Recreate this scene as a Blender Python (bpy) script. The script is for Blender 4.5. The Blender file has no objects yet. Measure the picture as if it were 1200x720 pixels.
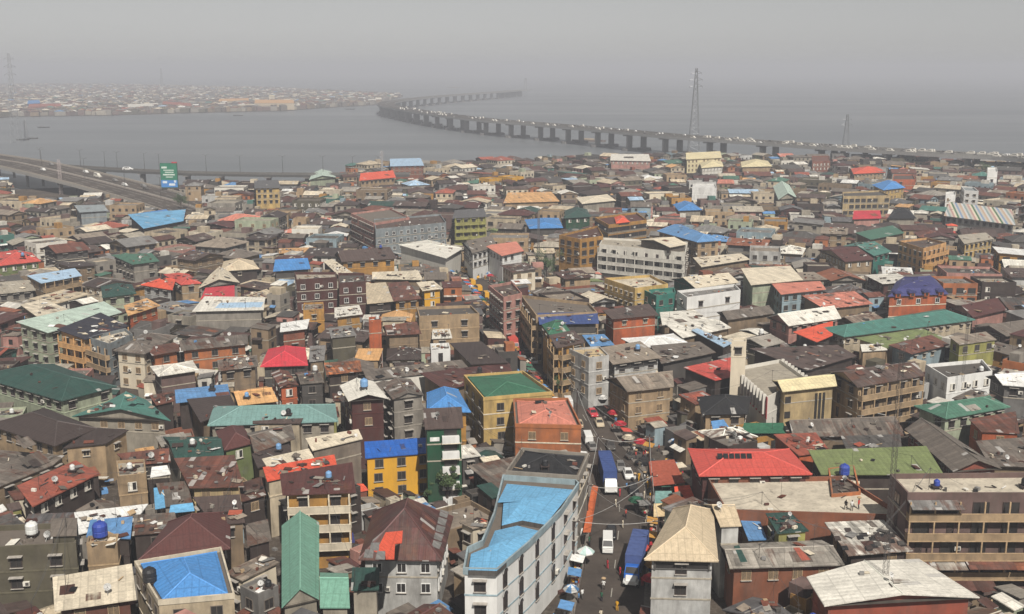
import bpy, bmesh, math, random
import numpy as np
from mathutils import Vector, Matrix
from mathutils.geometry import convex_hull_2d
random.seed(11)
RNG = np.random.RandomState(5)
SC = bpy.context.scene
COL = SC.collection
# ---------------------------------------------------------------- camera
F, HC, PITCH = 1300.0, 75.0, math.radians(12.15)
CP, SP = math.cos(PITCH), math.sin(PITCH)
def at(u, v, z=0.0):
    x, y = (u-600)/F, (360-v)/F
    d = Vector((x, CP+y*SP, -SP+y*CP))
    t = (z-HC)/d.z
    return Vector((d.x*t, d.y*t, z))
def px(p):
    dx, dy, dz = p[0], p[1], p[2]-HC
    zc = dy*CP-dz*SP
    yc = dy*SP+dz*CP
    return (600+F*dx/zc, 360-F*yc/zc)
cd = bpy.data.cameras.new('camera')
cam = bpy.data.objects.new('camera', cd)
COL.objects.link(cam)
cam.location = (0, 0, HC)
cam.rotation_euler = (math.pi/2-PITCH, 0, 0)
cd.sensor_width = 36; cd.lens = 36*F/1200.0
cd.clip_end = 40000; cd.clip_start = 0.5
SC.camera = cam
# ---------------------------------------------------------------- light
SUN_EL, SUN_AZ = math.radians(49), math.radians(164)   # azimuth clockwise from +Y
w = bpy.data.worlds.new("World"); SC.world = w; w.use_nodes = True
nt = w.node_tree; nt.nodes.clear()
sky = nt.nodes.new('ShaderNodeTexSky'); sky.sky_type = 'NISHITA'; sky.sun_disc = False
sky.sun_elevation = SUN_EL; sky.sun_rotation = SUN_AZ
sky.dust_density = 0.45; sky.air_density = 1.0; sky.ozone_density = 1.0; sky.altitude = 20
hs = nt.nodes.new('ShaderNodeHueSaturation'); hs.inputs['Saturation'].default_value = 0.10
bg = nt.nodes.new('ShaderNodeBackground'); bg.inputs['Strength'].default_value = 0.055
wo = nt.nodes.new('ShaderNodeOutputWorld')
nt.links.new(sky.outputs[0], hs.inputs['Color']); nt.links.new(hs.outputs[0], bg.inputs['Color']); nt.links.new(bg.outputs[0], wo.inputs['Surface'])
sd = bpy.data.lights.new('sun', 'SUN'); sd.energy = 4.6; sd.angle = math.radians(0.6); sd.color = (1.0, 0.955, 0.89)
so = bpy.data.objects.new('sun', sd); COL.objects.link(so)
sv = Vector((math.sin(SUN_AZ)*math.cos(SUN_EL), math.cos(SUN_AZ)*math.cos(SUN_EL), math.sin(SUN_EL)))
so.rotation_euler = sv.to_track_quat('Z', 'Y').to_euler(); so.location = (0, 0, 500)
SC.view_settings.view_transform = 'Standard'; SC.view_settings.look = 'None'
SC.view_settings.exposure = 0.24; SC.view_settings.gamma = 1
SC.cycles.max_bounces = 5; SC.cycles.diffuse_bounces = 1; SC.cycles.glossy_bounces = 2; SC.cycles.volume_bounces = 0
SC.cycles.use_denoising = True
# ---------------------------------------------------------------- colour
def lin(r, g, b):
    f = lambda c: ((c/255+0.055)/1.055)**2.4 if c > 10 else c/255/12.92
    return (f(r), f(g), f(b))
KD = 0.80
PAL = dict(
 rust=(118,72,58), rustd=(88,58,50), rustl=(150,92,66), maroon=(92,54,50), brown=(92,76,70), brownd=(72,60,56),
 greyb=(118,108,98), grey=(135,132,128), greyd=(88,84,80), slate=(100,98,98), taupe=(152,138,122), cream=(226,212,186),
 creamw=(232,226,212), white=(238,236,230), beige=(212,194,164), sand=(206,186,154), tan=(186,158,122), tand=(150,128,102),
 buff=(204,178,130), cement=(176,166,148), cementl=(214,202,180), concrete=(160,152,140), olive=(128,140,88), oliveb=(104,98,80),
 green=(74,118,98), greend=(44,78,70), greenm=(58,110,84), greeng=(96,126,92), teal=(122,158,152), teald=(76,128,116), mint=(120,168,146), mintl=(196,214,198),
 blue=(76,142,206), bluel=(112,176,216), bluer=(34,104,196), blues=(100,150,200), bluep=(176,204,228), blued=(62,84,140), navy=(62,64,118), navyb=(48,48,60),
 red=(206,84,72), crimson=(206,58,70), redo=(230,92,62), salmon=(216,134,112), terra=(168,88,68), pink=(206,150,136), orange=(198,102,60), orangeb=(192,116,70),
 yellow=(232,172,40), ochre=(198,146,70), ochrel=(220,184,110), black=(38,38,40), blackb=(48,44,42), tealw=(50,132,118), gwall=(34,84,58),
 lime=(170,166,92), mauve=(126,102,96), orangetan=(224,172,112), brick=(150,88,66), lemon=(232,216,170), palegreen=(186,194,164), paleblue=(160,180,186), straw=(222,196,150), gwhite=(208,206,200), bgrey=(150,158,160))
def C(k, a=0.3, j=0.0):
    r, g, b = PAL[k] if isinstance(k, str) else k
    c = lin(r, g, b)
    s = KD*(1+random.uniform(-j, j)); y_ = .25*c[0]+.65*c[1]+.1*c[2]; c = tuple(q*.96+y_*.04 for q in c)
    return (min(c[0]*s, .82), min(c[1]*s, .82), min(c[2]*s, .82), a)
# ---------------------------------------------------------------- materials
MATS = {}
def newmat(name, rough=0.8, metal=0.0, spec=0.3):
    m = bpy.data.materials.new(name); m.use_nodes = True
    n = m.node_tree; b = n.nodes['Principled BSDF']
    b.inputs['Roughness'].default_value = rough; b.inputs['Metallic'].default_value = metal
    b.inputs['Specular IOR Level'].default_value = spec
    MATS[name] = m
    return m, n, b
def mathn(n, op, a, b=None, c=None):
    x = n.nodes.new('ShaderNodeMath'); x.operation = op
    for i, v in enumerate((a, b, c)):
        if v is None: continue
        if isinstance(v, (int, float)): x.inputs[i].default_value = v
        else: n.links.new(v, x.inputs[i])
    return x.outputs[0]
def mix(n, fac, a, b, mode='MIX'):
    x = n.nodes.new('ShaderNodeMix'); x.data_type = 'RGBA'; x.blend_type = mode
    for s, v in ((x.inputs[0], fac), (x.inputs[6], a), (x.inputs[7], b)):
        if isinstance(v, (int, float)): s.default_value = v
        elif isinstance(v, tuple): s.default_value = v
        else: n.links.new(v, s)
    return x.outputs[2]
def noise(n, vec, scale, detail=3, rough=0.55):
    x = n.nodes.new('ShaderNodeTexNoise'); x.inputs['Scale'].default_value = scale
    x.inputs['Detail'].default_value = detail; x.inputs['Roughness'].default_value = rough
    if vec is not None: n.links.new(vec, x.inputs['Vector'])
    return x.outputs[0]
def rng(n, v, a, b, c, d):
    x = n.nodes.new('ShaderNodeMapRange'); n.links.new(v, x.inputs[0])
    for i, q in enumerate((a, b, c, d)): x.inputs[i+1].default_value = q
    return x.outputs[0]
def attr(n, name='col'):
    x = n.nodes.new('ShaderNodeAttribute'); x.attribute_name = name
    return x.outputs['Color'], x.outputs['Alpha']
def vscale(n, vec, s):
    x = n.nodes.new('ShaderNodeVectorMath'); x.operation = 'MULTIPLY'; n.links.new(vec, x.inputs[0]); x.inputs[1].default_value = s
    return x.outputs[0]
def geo_pos(n):
    return n.nodes.new('ShaderNodeNewGeometry').outputs['Position']
def bump(n, b, h, strength, dist):
    x = n.nodes.new('ShaderNodeBump'); x.inputs['Strength'].default_value = strength; x.inputs['Distance'].default_value = dist
    n.links.new(h, x.inputs['Height']); n.links.new(x.outputs[0], b.inputs['Normal'])
def uvcell(n, sx, sy):
    t = n.nodes.new('ShaderNodeUVMap'); t.uv_map = 'uv'
    s = n.nodes.new('ShaderNodeSeparateXYZ'); n.links.new(t.outputs[0], s.inputs[0])
    cx = mathn(n, 'FLOOR', mathn(n, 'DIVIDE', s.outputs[0], sx))
    cy = mathn(n, 'FLOOR', mathn(n, 'DIVIDE', s.outputs[1], sy))
    return t.outputs[0], s.outputs[0], s.outputs[1], cx, cy
def white(n, cx, cy):
    c = n.nodes.new('ShaderNodeCombineXYZ'); n.links.new(cx, c.inputs[0]); n.links.new(cy, c.inputs[1])
    wn = n.nodes.new('ShaderNodeTexWhiteNoise'); wn.noise_dimensions = '2D'; n.links.new(c.outputs[0], wn.inputs[0])
    return wn.outputs[0]
def m_roof():
    m, n, b = newmat('sheet_metal_roof', 0.62, 0.0, 0.35)
    col, al = attr(n)
    uv, u, v, cx, cy = uvcell(n, 0.92, 2.6)
    wv = white(n, cx, cy)
    # sheet to sheet tone differences grow with weathering (alpha)
    amp = mathn(n, 'MULTIPLY_ADD', al, 0.62, 0.05)
    f = mathn(n, 'MULTIPLY_ADD', mathn(n, 'SUBTRACT', wv, 0.5), amp, 1.0)
    zc = n.nodes.new('ShaderNodeValue'); zc.outputs[0].default_value = 3.0
    cs = white(n, cx, zc.outputs[0])
    f = mathn(n, 'MULTIPLY', f, mathn(n, 'MULTIPLY_ADD', mathn(n, 'SUBTRACT', cs, 0.5), mathn(n, 'MULTIPLY', al, 0.5), 1.0))
    c1 = mix(n, 1.0, col, mix(n, 0.0, (1,1,1,1), (1,1,1,1)), 'MULTIPLY')
    vs = n.nodes.new('ShaderNodeVectorMath'); vs.operation = 'SCALE'; n.links.new(col, vs.inputs[0]); n.links.new(f, vs.inputs['Scale'])
    p = geo_pos(n)
    big = noise(n, p, 0.16, 4, 0.6)
    st = noise(n, vscale(n, uv, (1.6, 0.16, 1)), 1.0, 3, 0.6)
    # rust: broad patches plus streaks down the slope
    rm = mathn(n, 'ADD', mathn(n, 'MULTIPLY', big, 0.62), mathn(n, 'MULTIPLY', st, 0.38))
    thr = mathn(n, 'MULTIPLY_ADD', al, -0.26, 0.72)
    rf = mathn(n, 'MULTIPLY', mathn(n, 'SUBTRACT', rm, thr), 9.0)
    rf = mathn(n, 'MINIMUM', mathn(n, 'MAXIMUM', rf, 0.0), 0.85)
    rust = mix(n, noise(n, p, 1.3, 3), (0.035, 0.02, 0.015, 1), (0.17, 0.065, 0.035, 1))
    c2 = mix(n, rf, vs.outputs[0], rust)
    # grime
    g = rng(n, noise(n, p, 0.45, 5, 0.65), 0.42, 0.72, 0.0, 1.0)
    gf = mathn(n, 'MULTIPLY', g, mathn(n, 'MULTIPLY_ADD', al, 0.5, 0.12))
    c3 = mix(n, gf, c2, (0.075, 0.066, 0.058, 1))
    # pale bleached sheets
    pw = mathn(n, 'GREATER_THAN', mathn(n, 'ADD', wv, mathn(n, 'MULTIPLY', al, 0.03)), 0.995)
    c4 = mix(n, mathn(n, 'MULTIPLY', pw, 0.75), c3, (0.42, 0.40, 0.37, 1))
    fine = rng(n, noise(n, p, 2.3, 4, 0.7), 0.3, 0.7, 0.80, 1.16)
    fu = mathn(n, 'FRACT', mathn(n, 'DIVIDE', u, 0.92)); fv = mathn(n, 'FRACT', mathn(n, 'DIVIDE', v, 2.6))
    ln = mathn(n, 'MAXIMUM', mathn(n, 'MULTIPLY', mathn(n, 'LESS_THAN', fu, 0.2), 0.15), mathn(n, 'MULTIPLY', mathn(n, 'LESS_THAN', fv, 0.07), 0.20))
    fine = mathn(n, 'MULTIPLY', fine, mathn(n, 'SUBTRACT', 1.03, ln))
    v5 = n.nodes.new('ShaderNodeVectorMath'); v5.operation = 'SCALE'; n.links.new(c4, v5.inputs[0]); n.links.new(fine, v5.inputs['Scale'])
    n.links.new(v5.outputs[0], b.inputs['Base Color'])
    rib = mathn(n, 'PINGPONG', u, 0.46)
    bump(n, b, mathn(n, 'POWER', mathn(n, 'MULTIPLY', rib, 2.17), 6.0), 0.55, 0.05)
def m_wall():
    m, n, b = newmat('painted_render', 0.85, 0, 0.2)
    col, al = attr(n)
    t = n.nodes.new('ShaderNodeUVMap'); t.uv_map = 'uv'
    p = geo_pos(n)
    st = noise(n, vscale(n, p, (0.6, 0.6, 0.14)), 1.0, 5, 0.68)
    bl = noise(n, p, 0.35, 4, 0.6)
    s = mathn(n, 'MULTIPLY', rng(n, st, 0.40, 0.66, 0, 1), mathn(n, 'MULTIPLY_ADD', al, 0.6, 0.12))
    c = mix(n, s, col, (0.085, 0.072, 0.06, 1))
    v = mathn(n, 'SUBTRACT', 1.04, mathn(n, 'MULTIPLY', rng(n, bl, 0.3, 0.7, 0.62, 0.0), mathn(n, 'MULTIPLY_ADD', al, 1.0, 0.05)))
    vs = n.nodes.new('ShaderNodeVectorMath'); vs.operation = 'SCALE'; n.links.new(c, vs.inputs[0]); n.links.new(v, vs.inputs['Scale'])
    n.links.new(vs.outputs[0], b.inputs['Base Color'])
def m_cement():
    m, n, b = newmat('stained_cement', 0.9, 0, 0.2)
    col, al = attr(n); p = geo_pos(n)
    a1 = rng(n, noise(n, p, 0.28, 6, 0.7), 0.4, 0.62, 0, 1)
    a2 = rng(n, noise(n, p, 1.4, 4, 0.6), 0.5, 0.75, 0, 1)
    c = mix(n, mathn(n, 'MULTIPLY', a1, mathn(n, 'MULTIPLY_ADD', al, 0.8, 0.2)), col, (0.13, 0.11, 0.09, 1))
    c = mix(n, mathn(n, 'MULTIPLY', a2, 0.4), c, (0.06, 0.05, 0.045, 1))
    n.links.new(c, b.inputs['Base Color'])
def m_flat(name, rough=0.7, spec=0.3, metal=0.0, nz=0.15):
    m, n, b = newmat(name, rough, metal, spec)
    col, al = attr(n)
    v = rng(n, noise(n, geo_pos(n), 1.7, 3), 0.3, 0.7, 1-nz, 1+nz)
    vs = n.nodes.new('ShaderNodeVectorMath'); vs.operation = 'SCALE'; n.links.new(col, vs.inputs[0]); n.links.new(v, vs.inputs['Scale'])
    n.links.new(vs.outputs[0], b.inputs['Base Color'])
def m_glass():
    m, n, b = newmat('dark_window_glass', 0.25, 0, 0.5)
    v = noise(n, geo_pos(n), 0.6, 2)
    n.links.new(mix(n, v, (0.012, 0.012, 0.013, 1), (0.055, 0.05, 0.046, 1)), b.inputs['Base Color'])
def m_ground():
    m, n, b = newmat('packed_dirt_ground', 0.95, 0, 0.1); p = geo_pos(n)
    a = noise(n, p, 0.08, 6, 0.65); c = noise(n, p, 0.9, 5, 0.7)
    q = mix(n, rng(n, a, .35, .65, 0, 1), (0.04, 0.033, 0.028, 1), (0.095, 0.075, 0.058, 1))
    q = mix(n, mathn(n, 'MULTIPLY', rng(n, c, .5, .72, 0, 1), .6), q, (0.19, 0.165, 0.135, 1))
    n.links.new(q, b.inputs['Base Color'])
def m_asphalt():
    m, n, b = newmat('dusty_asphalt', 0.9, 0, 0.25); p = geo_pos(n)
    a = noise(n, p, 0.12, 5, 0.6); c = noise(n, p, 1.2, 4, 0.7)
    q = mix(n, rng(n, a, .35, .65, 0, 1), (0.045, 0.036, 0.030, 1), (0.08, 0.063, 0.051, 1))
    q = mix(n, mathn(n, 'MULTIPLY', rng(n, c, .55, .8, 0, 1), .4), q, (0.15, 0.13, 0.11, 1))
    n.links.new(q, b.inputs['Base Color'])
def m_water():
    m, n, b = newmat('lagoon_water', 0.28, 0, 0.5); p = geo_pos(n)
    b.inputs['IOR'].default_value = 1.33
    a = noise(n, vscale(n, p, (0.0018, 0.007, 1)), 1.0, 5, 0.6)
    q = mix(n, rng(n, a, .35, .68, 0, 1), (0.115, 0.125, 0.132, 1), (0.15, 0.157, 0.16, 1))
    n.links.new(q, b.inputs['Base Color'])
    r = rng(n, a, .35, .68, .42, .32)
    n.links.new(r, b.inputs['Roughness'])
    h = noise(n, vscale(n, p, (0.25, 0.4, 1)), 1.0, 4, 0.6)
    bump(n, b, h, 0.5, 0.5)
def m_leaf():
    m, n, b = newmat('tree_leaf', 0.6, 0, 0.3)
    i = n.nodes.new('ShaderNodeNewGeometry')
    q = mix(n, noise(n, i.outputs['Position'], 0.9, 3), (0.022, 0.045, 0.016, 1), (0.075, 0.11, 0.035, 1))
    n.links.new(q, b.inputs['Base Color'])
def m_stripes():
    m, n, b = newmat('chevron_painted_roof', 0.6, 0, 0.3)
    uv, u, v, cx, cy = uvcell(n, 1, 1)
    k = mathn(n, 'ADD', u, mathn(n, 'MULTIPLY', v, 0.9))
    r = n.nodes.new('ShaderNodeValToRGB'); r.color_ramp.interpolation = 'CONSTANT'
    n.links.new(mathn(n, 'FRACT', mathn(n, 'DIVIDE', k, 11.0)), r.inputs[0])
    e = r.color_ramp.elements
    cols = ['cream', 'greeng', 'creamw', 'blues', 'cream', 'orangetan', 'white', 'teal', 'cream', 'salmon']
    e[0].position = 0; e[0].color = C(cols[0])[:3]+(1,)
    e[1].position = .1; e[1].color = C(cols[1])[:3]+(1,)
    for i in range(2, 10):
        z = e.new(i/10); z.color = tuple(q*.5+.16 for q in C(cols[i])[:3])+(1,)
    n.links.new(r.outputs[0], b.inputs['Base Color'])
m_roof(); m_wall(); m_cement(); m_glass(); m_ground(); m_asphalt(); m_water(); m_leaf(); m_stripes()
m_flat('painted_surface', 0.6, 0.35); m_flat('glossy_paint', 0.3, 0.5, 0, .04); m_flat('cloth', 0.9, 0.1, 0, .2); m_flat('concrete_structure', 0.85, 0.2, 0, .22)
m_flat('galvanised_steel', 0.5, 0.5, 0.4, .1)
MI = ['sheet_metal_roof', 'painted_render', 'stained_cement', 'dark_window_glass', 'painted_surface', 'glossy_paint', 'cloth', 'concrete_structure', 'galvanised_steel', 'dusty_asphalt', 'tree_leaf', 'chevron_painted_roof']
ROOF, WALL, CEM, GLASS, PAINT, GLOSS, CLOTH, CONC, STEEL, ASPH, LEAF, STRIPE = range(12)
# ---------------------------------------------------------------- mesh builder
def uvframe(n):
    if abs(n.z) > 0.999: return Vector((1, 0, 0)), Vector((0, 1, 0))
    u = Vector((0, 0, 1)).cross(n).normalized()
    return u, n.cross(u)
class MB:
    def __init__(s, off=None): s.off = off; s.v = []; s.f = []; s.c = []; s.m = []; s.uv = []
    def face(s, pts, col, mi, uax=None):
        pts = [Vector(p) for p in pts]
        n = (pts[1]-pts[0]).cross(pts[2]-pts[0])
        if n.length < 1e-9 and len(pts) > 3: n = (pts[2]-pts[0]).cross(pts[3]-pts[0])
        if n.length < 1e-9: return
        n.normalize()
        if uax is not None:
            u = (uax-n*uax.dot(n)).normalized(); w_ = n.cross(u)
        else: u, w_ = uvframe(n)
        b = len(s.v)
        s.v += [tuple(p) for p in pts]; s.f.append(tuple(range(b, b+len(pts))))
        s.c += [col]*len(pts); s.m.append(mi)
        s.uv += [(p.dot(u), p.dot(w_)) for p in pts]
    def box(s, c, size, col, mi, rz=0.0, M=None, skip_bottom=False):
        x, y, z = (q/2 for q in size)
        R = M if M is not None else Matrix.Translation(Vector(c)) @ Matrix.Rotation(rz, 4, 'Z')
        P = [R @ Vector(q) for q in ((-x,-y,-z),(x,-y,-z),(x,y,-z),(-x,y,-z),(-x,-y,z),(x,-y,z),(x,y,z),(-x,y,z))]
        for q in ((0,1,5,4),(1,2,6,5),(2,3,7,6),(3,0,4,7),(4,5,6,7)) + (() if skip_bottom else ((3,2,1,0),)):
            s.face([P[i] for i in q], col, mi)
    def prism(s, poly, z0, z1, col, mi, top=True, bottom=False, tmi=None, tcol=None):
        n = len(poly)
        for i in range(n):
            a, b = poly[i], poly[(i+1) % n]
            s.face([(a[0],a[1],z0),(b[0],b[1],z0),(b[0],b[1],z1),(a[0],a[1],z1)], col, mi)
        if top: s.face([(p[0],p[1],z1) for p in poly], tcol or col, mi if tmi is None else tmi)
        if bottom: s.face([(p[0],p[1],z0) for p in reversed(poly)], col, mi)
    def bar(s, a, b, r, col, mi, k=4):
        a = Vector(a); b = Vector(b); d = (b-a)
        if d.length < 1e-6: return
        d.normalize(); e = d.orthogonal().normalized(); g = d.cross(e)
        ra, rb = r if isinstance(r, tuple) else (r, r)
        A = [a+(e*math.cos(t)+g*math.sin(t))*ra for t in [2*math.pi*i/k+.4 for i in range(k)]]
        B = [b+(e*math.cos(t)+g*math.sin(t))*rb for t in [2*math.pi*i/k+.4 for i in range(k)]]
        for i in range(k):
            j = (i+1) % k
            s.face([A[i], A[j], B[j], B[i]], col, mi)
        s.face(list(reversed(A)), col, mi); s.face(B, col, mi)
    def lathe(s, prof, c, col, mi, k=10):
        c = Vector(c)
        R = [[c+Vector((r*math.cos(2*math.pi*i/k), r*math.sin(2*math.pi*i/k), z)) for i in range(k)] for r, z in prof]
        for a, b in zip(R, R[1:]):
            for i in range(k):
                j = (i+1) % k
                s.face([a[i], a[j], b[j], b[i]], col, mi)
        if prof[-1][0] > 1e-3: s.face(R[-1], col, mi)
        if prof[0][0] > 1e-3: s.face(list(reversed(R[0])), col, mi)
    def mesh(s, name):
        me = bpy.data.meshes.new(name)
        if s.off is not None: s.v = [(a-s.off[0], b-s.off[1], c-s.off[2]) for a, b, c in s.v]
        me.from_pydata(s.v, [], s.f)
        used = sorted(set(s.m)); mp = {q: i for i, q in enumerate(used)}
        for q in used: me.materials.append(MATS[MI[q]])
        me.polygons.foreach_set('material_index', [mp[q] for q in s.m])
        ca = me.color_attributes.new('col', 'FLOAT_COLOR', 'CORNER')
        ca.data.foreach_set('color', np.array(s.c, dtype=np.float32).ravel())
        uvl = me.uv_layers.new(name='uv')
        uvl.data.foreach_set('uv', np.array(s.uv, dtype=np.float32).ravel())
        me.update()
        return me
    def build(s, name, parent=None):
        if not s.f: return None
        me = s.mesh(name); o = bpy.data.objects.new(name, me); COL.objects.link(o)
        if parent is not None: o.parent = parent
        return o
def mobj(name, me, parent=None, loc=None, rz=0.0, scale=None):
    o = bpy.data.objects.new(name, me); COL.objects.link(o)
    if parent is not None: o.parent = parent
    if loc is not None: o.location = loc
    o.rotation_euler = (0, 0, rz)
    if scale: o.scale = scale
    return o
def tag(o, label, cat, group=None):
    o['label'] = label; o['category'] = cat
    if group: o['group'] = group
    return o
def empty(name, loc=(0,0,0), rz=0.0):
    o = bpy.data.objects.new(name, None); COL.objects.link(o); o.location = loc; o.rotation_euler = (0,0,rz); o.empty_display_size = 1
    return o
def stuff(o, label=None, cat=None):
    o['kind'] = 'stuff'
    if label: o['label'] = label; o['category'] = cat
    return o
def copy_tree(o, parent=None):
    c = o.copy(); COL.objects.link(c)
    if parent is not None: c.parent = parent
    for ch in KIDS.get(o.name, []): copy_tree(ch, c)
    return c
KIDS = {}
def kids(root, lst):
    KIDS[root.name] = lst
def inset(poly, d):
    n = len(poly); out = []
    for i in range(n):
        p0, p1, p2 = Vector(poly[i-1]), Vector(poly[i]), Vector(poly[(i+1) % n])
        e1 = (p1-p0).normalized(); e2 = (p2-p1).normalized()
        n1 = Vector((-e1.y, e1.x)); n2 = Vector((-e2.y, e2.x))
        k = 1+n1.dot(n2)
        out.append(tuple(p1+(n1+n2)*(d/max(k, .35))))
    return out
def area(poly):
    return .5*sum(poly[i-1][0]*poly[i][1]-poly[i][0]*poly[i-1][1] for i in range(len(poly)))
HAZE = 0.00035
# ---------------------------------------------------------------- building geometry
def V3(p, z): return Vector((p[0], p[1], z))
def lerp(a, b, t): return (a[0]+(b[0]-a[0])*t, a[1]+(b[1]-a[1])*t)
def patches(mb, P, col, k, rs):
    P = [Vector(p) for p in P]
    n = (P[1]-P[0]).cross(P[2]-P[0]).normalized()
    u, v = uvframe(n)
    Q = [(p.dot(u), p.dot(v)) for p in P]; off = n.dot(P[0])
    def inside(q):
        return all((Q[i][0]-Q[i-1][0])*(q[1]-Q[i-1][1])-(Q[i][1]-Q[i-1][1])*(q[0]-Q[i-1][0]) > 0.12 for i in range(len(Q)))
    for _ in range(k):
        s, t = rs.uniform(.05, .95), rs.uniform(.05, .95)
        a = lerp(lerp(Q[0], Q[1], s), lerp(Q[-1], Q[-2] if len(Q) > 3 else Q[-1], s), t)
        w_ = rs.choice([.46, .46, .92, 1.4])*.98; h = rs.uniform(.6, 1.6)
        R = [(a[0]-w_, a[1]-h), (a[0]+w_, a[1]-h), (a[0]+w_, a[1]+h), (a[0]-w_, a[1]+h)]
        if not all(inside(q) for q in R): continue
        o = .045+.02*rs.random(); ang = 0
        pts = [u*q[0]+v*q[1]+n*(off+o) for q in R]; low = [p-n*(o*.9) for p in pts]
        c = rs.choice(['rust', 'rustl', 'rustd', 'grey', 'concrete', 'greyb', 'greyd', 'brownd', 'rust']) if rs.random() < .3 else None
        k_ = rs.uniform(.62, 1.22); cc = C(c, .7, .1) if c else (min(.8, col[0]*k_), min(.8, col[1]*k_), min(.8, col[2]*k_), .8)
        mb.face(pts, cc, ROOF)
        for i in range(4):
            j = (i+1) % 4
            mb.face([low[i], low[j], pts[j], pts[i]], cc, ROOF)
def roof_geo(mr, mw, Q, H, kind, rise, rcol, wcol, ov=.5, npatch=0, rs=random, trim=None, detail=True, parapet=.8, wmat=WALL, rmat=ROOF):
    """Q: eave polygon (ccw). mr gets the roof, mw gable walls and parapets."""
    if rise is None: rise = 1.6
    if kind in ('gx', 'gy', 'hip', 'shed', 'shedr', 'shedl', 'pyr') and len(Q) == 4:
        q = list(Q)
        W = inset(q, ov)
        if kind in ('gy', 'hip'):
            lx = (Vector(q[1])-Vector(q[0])).length; ly = (Vector(q[2])-Vector(q[1])).length
        if kind == 'gy' or (kind == 'hip' and ly > lx):
            q = q[1:]+q[:1]; W = W[1:]+W[:1]
        E = [V3(p, H) for p in q]; FA = .16
        tops = []; ridges = []
        if kind in ('gx', 'gy'):
            a = V3(lerp(q[0], q[3], .5), H+rise); b = V3(lerp(q[1], q[2], .5), H+rise)
            tops = [[E[0], E[1], b, a], [E[2], E[3], a, b]]; ridges = [(a, b)]
            wa = V3(lerp(W[0], W[3], .5), H+rise*(1-.05)); wb = V3(lerp(W[1], W[2], .5), H+rise*(1-.05))
            dz = rise*ov/max(1, (Vector(q[3])-Vector(q[0])).length/2)
            mw.face([V3(W[1], H), V3(W[2], H), V3(W[2], H+dz*.5), wb, V3(W[1], H+dz*.5)], wcol, wmat)
            mw.face([V3(W[3], H), V3(W[0], H), V3(W[0], H+dz*.5), wa, V3(W[3], H+dz*.5)], wcol, wmat)
            # verge boards
            for s, e in ((E[0], a), (a, E[3]), (E[2], b), (b, E[1])):
                lo = Vector((0, 0, FA)); mr.face([s-lo, e-lo, e, s], trim or rcol, rmat)
        elif kind in ('hip', 'pyr'):
            L = (Vector(q[1])-Vector(q[0])).length; S = (Vector(q[3])-Vector(q[0])).length
            t = .5 if kind == 'pyr' else min(.5, S*.5/L)
            a = V3(lerp(lerp(q[0], q[3], .5), lerp(q[1], q[2], .5), t), H+rise)
            b = V3(lerp(lerp(q[1], q[2], .5), lerp(q[0], q[3], .5), t), H+rise)
            if (a-b).length < .3:
                tops = [[E[0], E[1], a], [E[1], E[2], a], [E[2], E[3], a], [E[3], E[0], a]]
                ridges = [(E[i], a) for i in range(4)]
            else:
                tops = [[E[0], E[1], b, a], [E[2], E[3], a, b], [E[1], E[2], b], [E[3], E[0], a]]
                ridges = [(a, b), (E[0], a), (E[3], a), (E[1], b), (E[2], b)]
        else:
            up = {'shed': (2, 3), 'shedr': (1, 2), 'shedl': (3, 0)}[kind]
            for i in up: E[i] = E[i]+Vector((0, 0, rise))
            tops = [E]
            Wz = [V3(p, H+(rise*.98 if i in up else -.02)) for i, p in enumerate(W)]
            for i in range(4):
                j = (i+1) % 4
                if i in up or j in up:
                    mw.face([p for p in (V3(W[i], H-.05), V3(W[j], H-.05), Wz[j]-Vector((0,0,.1)), Wz[i]-Vector((0,0,.1)))], wcol, wmat)
        for k, T in enumerate(tops):
            mr.face(T, rcol, rmat)
            if npatch and k in (0, 2, 3): patches(mr, T, rcol, npatch if k == 0 else npatch//3, rs)
        n = 4
        for i in range(n):
            if kind in ('gx', 'gy') and i in (1, 3): continue
            a, b = E[i], E[(i+1) % n]; lo = Vector((0, 0, FA))
            mr.face([a-lo, b-lo, b, a], trim or rcol, rmat)
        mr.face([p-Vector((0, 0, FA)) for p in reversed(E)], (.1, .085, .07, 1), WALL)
        if detail:
            rc = tuple(min(.8, x*1.25+.02) for x in rcol[:3])+(.1,)
            for a, b in ridges: mr.bar(a+Vector((0,0,.02)), b+Vector((0,0,.02)), .12, rc, PAINT, 4)
        return tops
    else:  # flat with parapet
        W = inset(Q, .05)
        mr.face([V3(p, H+.03) for p in W], rcol, CEM if rmat == ROOF else rmat)
        if parapet > 0:
            I = inset(W, .25); n = len(W); z1 = H+parapet
            for i in range(n):
                j = (i+1) % n
                mw.face([V3(W[i], H-.02), V3(W[j], H-.02), V3(W[j], z1), V3(W[i], z1)], wcol, wmat)
                mw.face([V3(I[j], H), V3(I[i], H), V3(I[i], z1), V3(I[j], z1)], wcol, wmat)
                mw.face([V3(W[i], z1), V3(W[j], z1), V3(I[j], z1), V3(I[i], z1)], trim or wcol, CEM)
def wall_geo(mw, W, H, wcol, bands=0, fh=3.0, bcol=None, wmat=WALL, z0=-.3):
    mw.prism(W, z0, H, wcol, wmat, top=False)
    if bands:
        O = inset(W, -.07)
        z = H-fh
        for k in range(bands):
            if z < 1.5: break
            n = len(W)
            for i in range(n):
                j = (i+1) % n
                mw.face([V3(O[i], z), V3(O[j], z), V3(O[j], z+.22), V3(O[i], z+.22)], bcol or wcol, CONC)
                mw.face([V3(O[i], z+.22), V3(O[j], z+.22), V3(W[j], z+.22), V3(W[i], z+.22)], bcol or wcol, CONC)
            z -= fh
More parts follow.
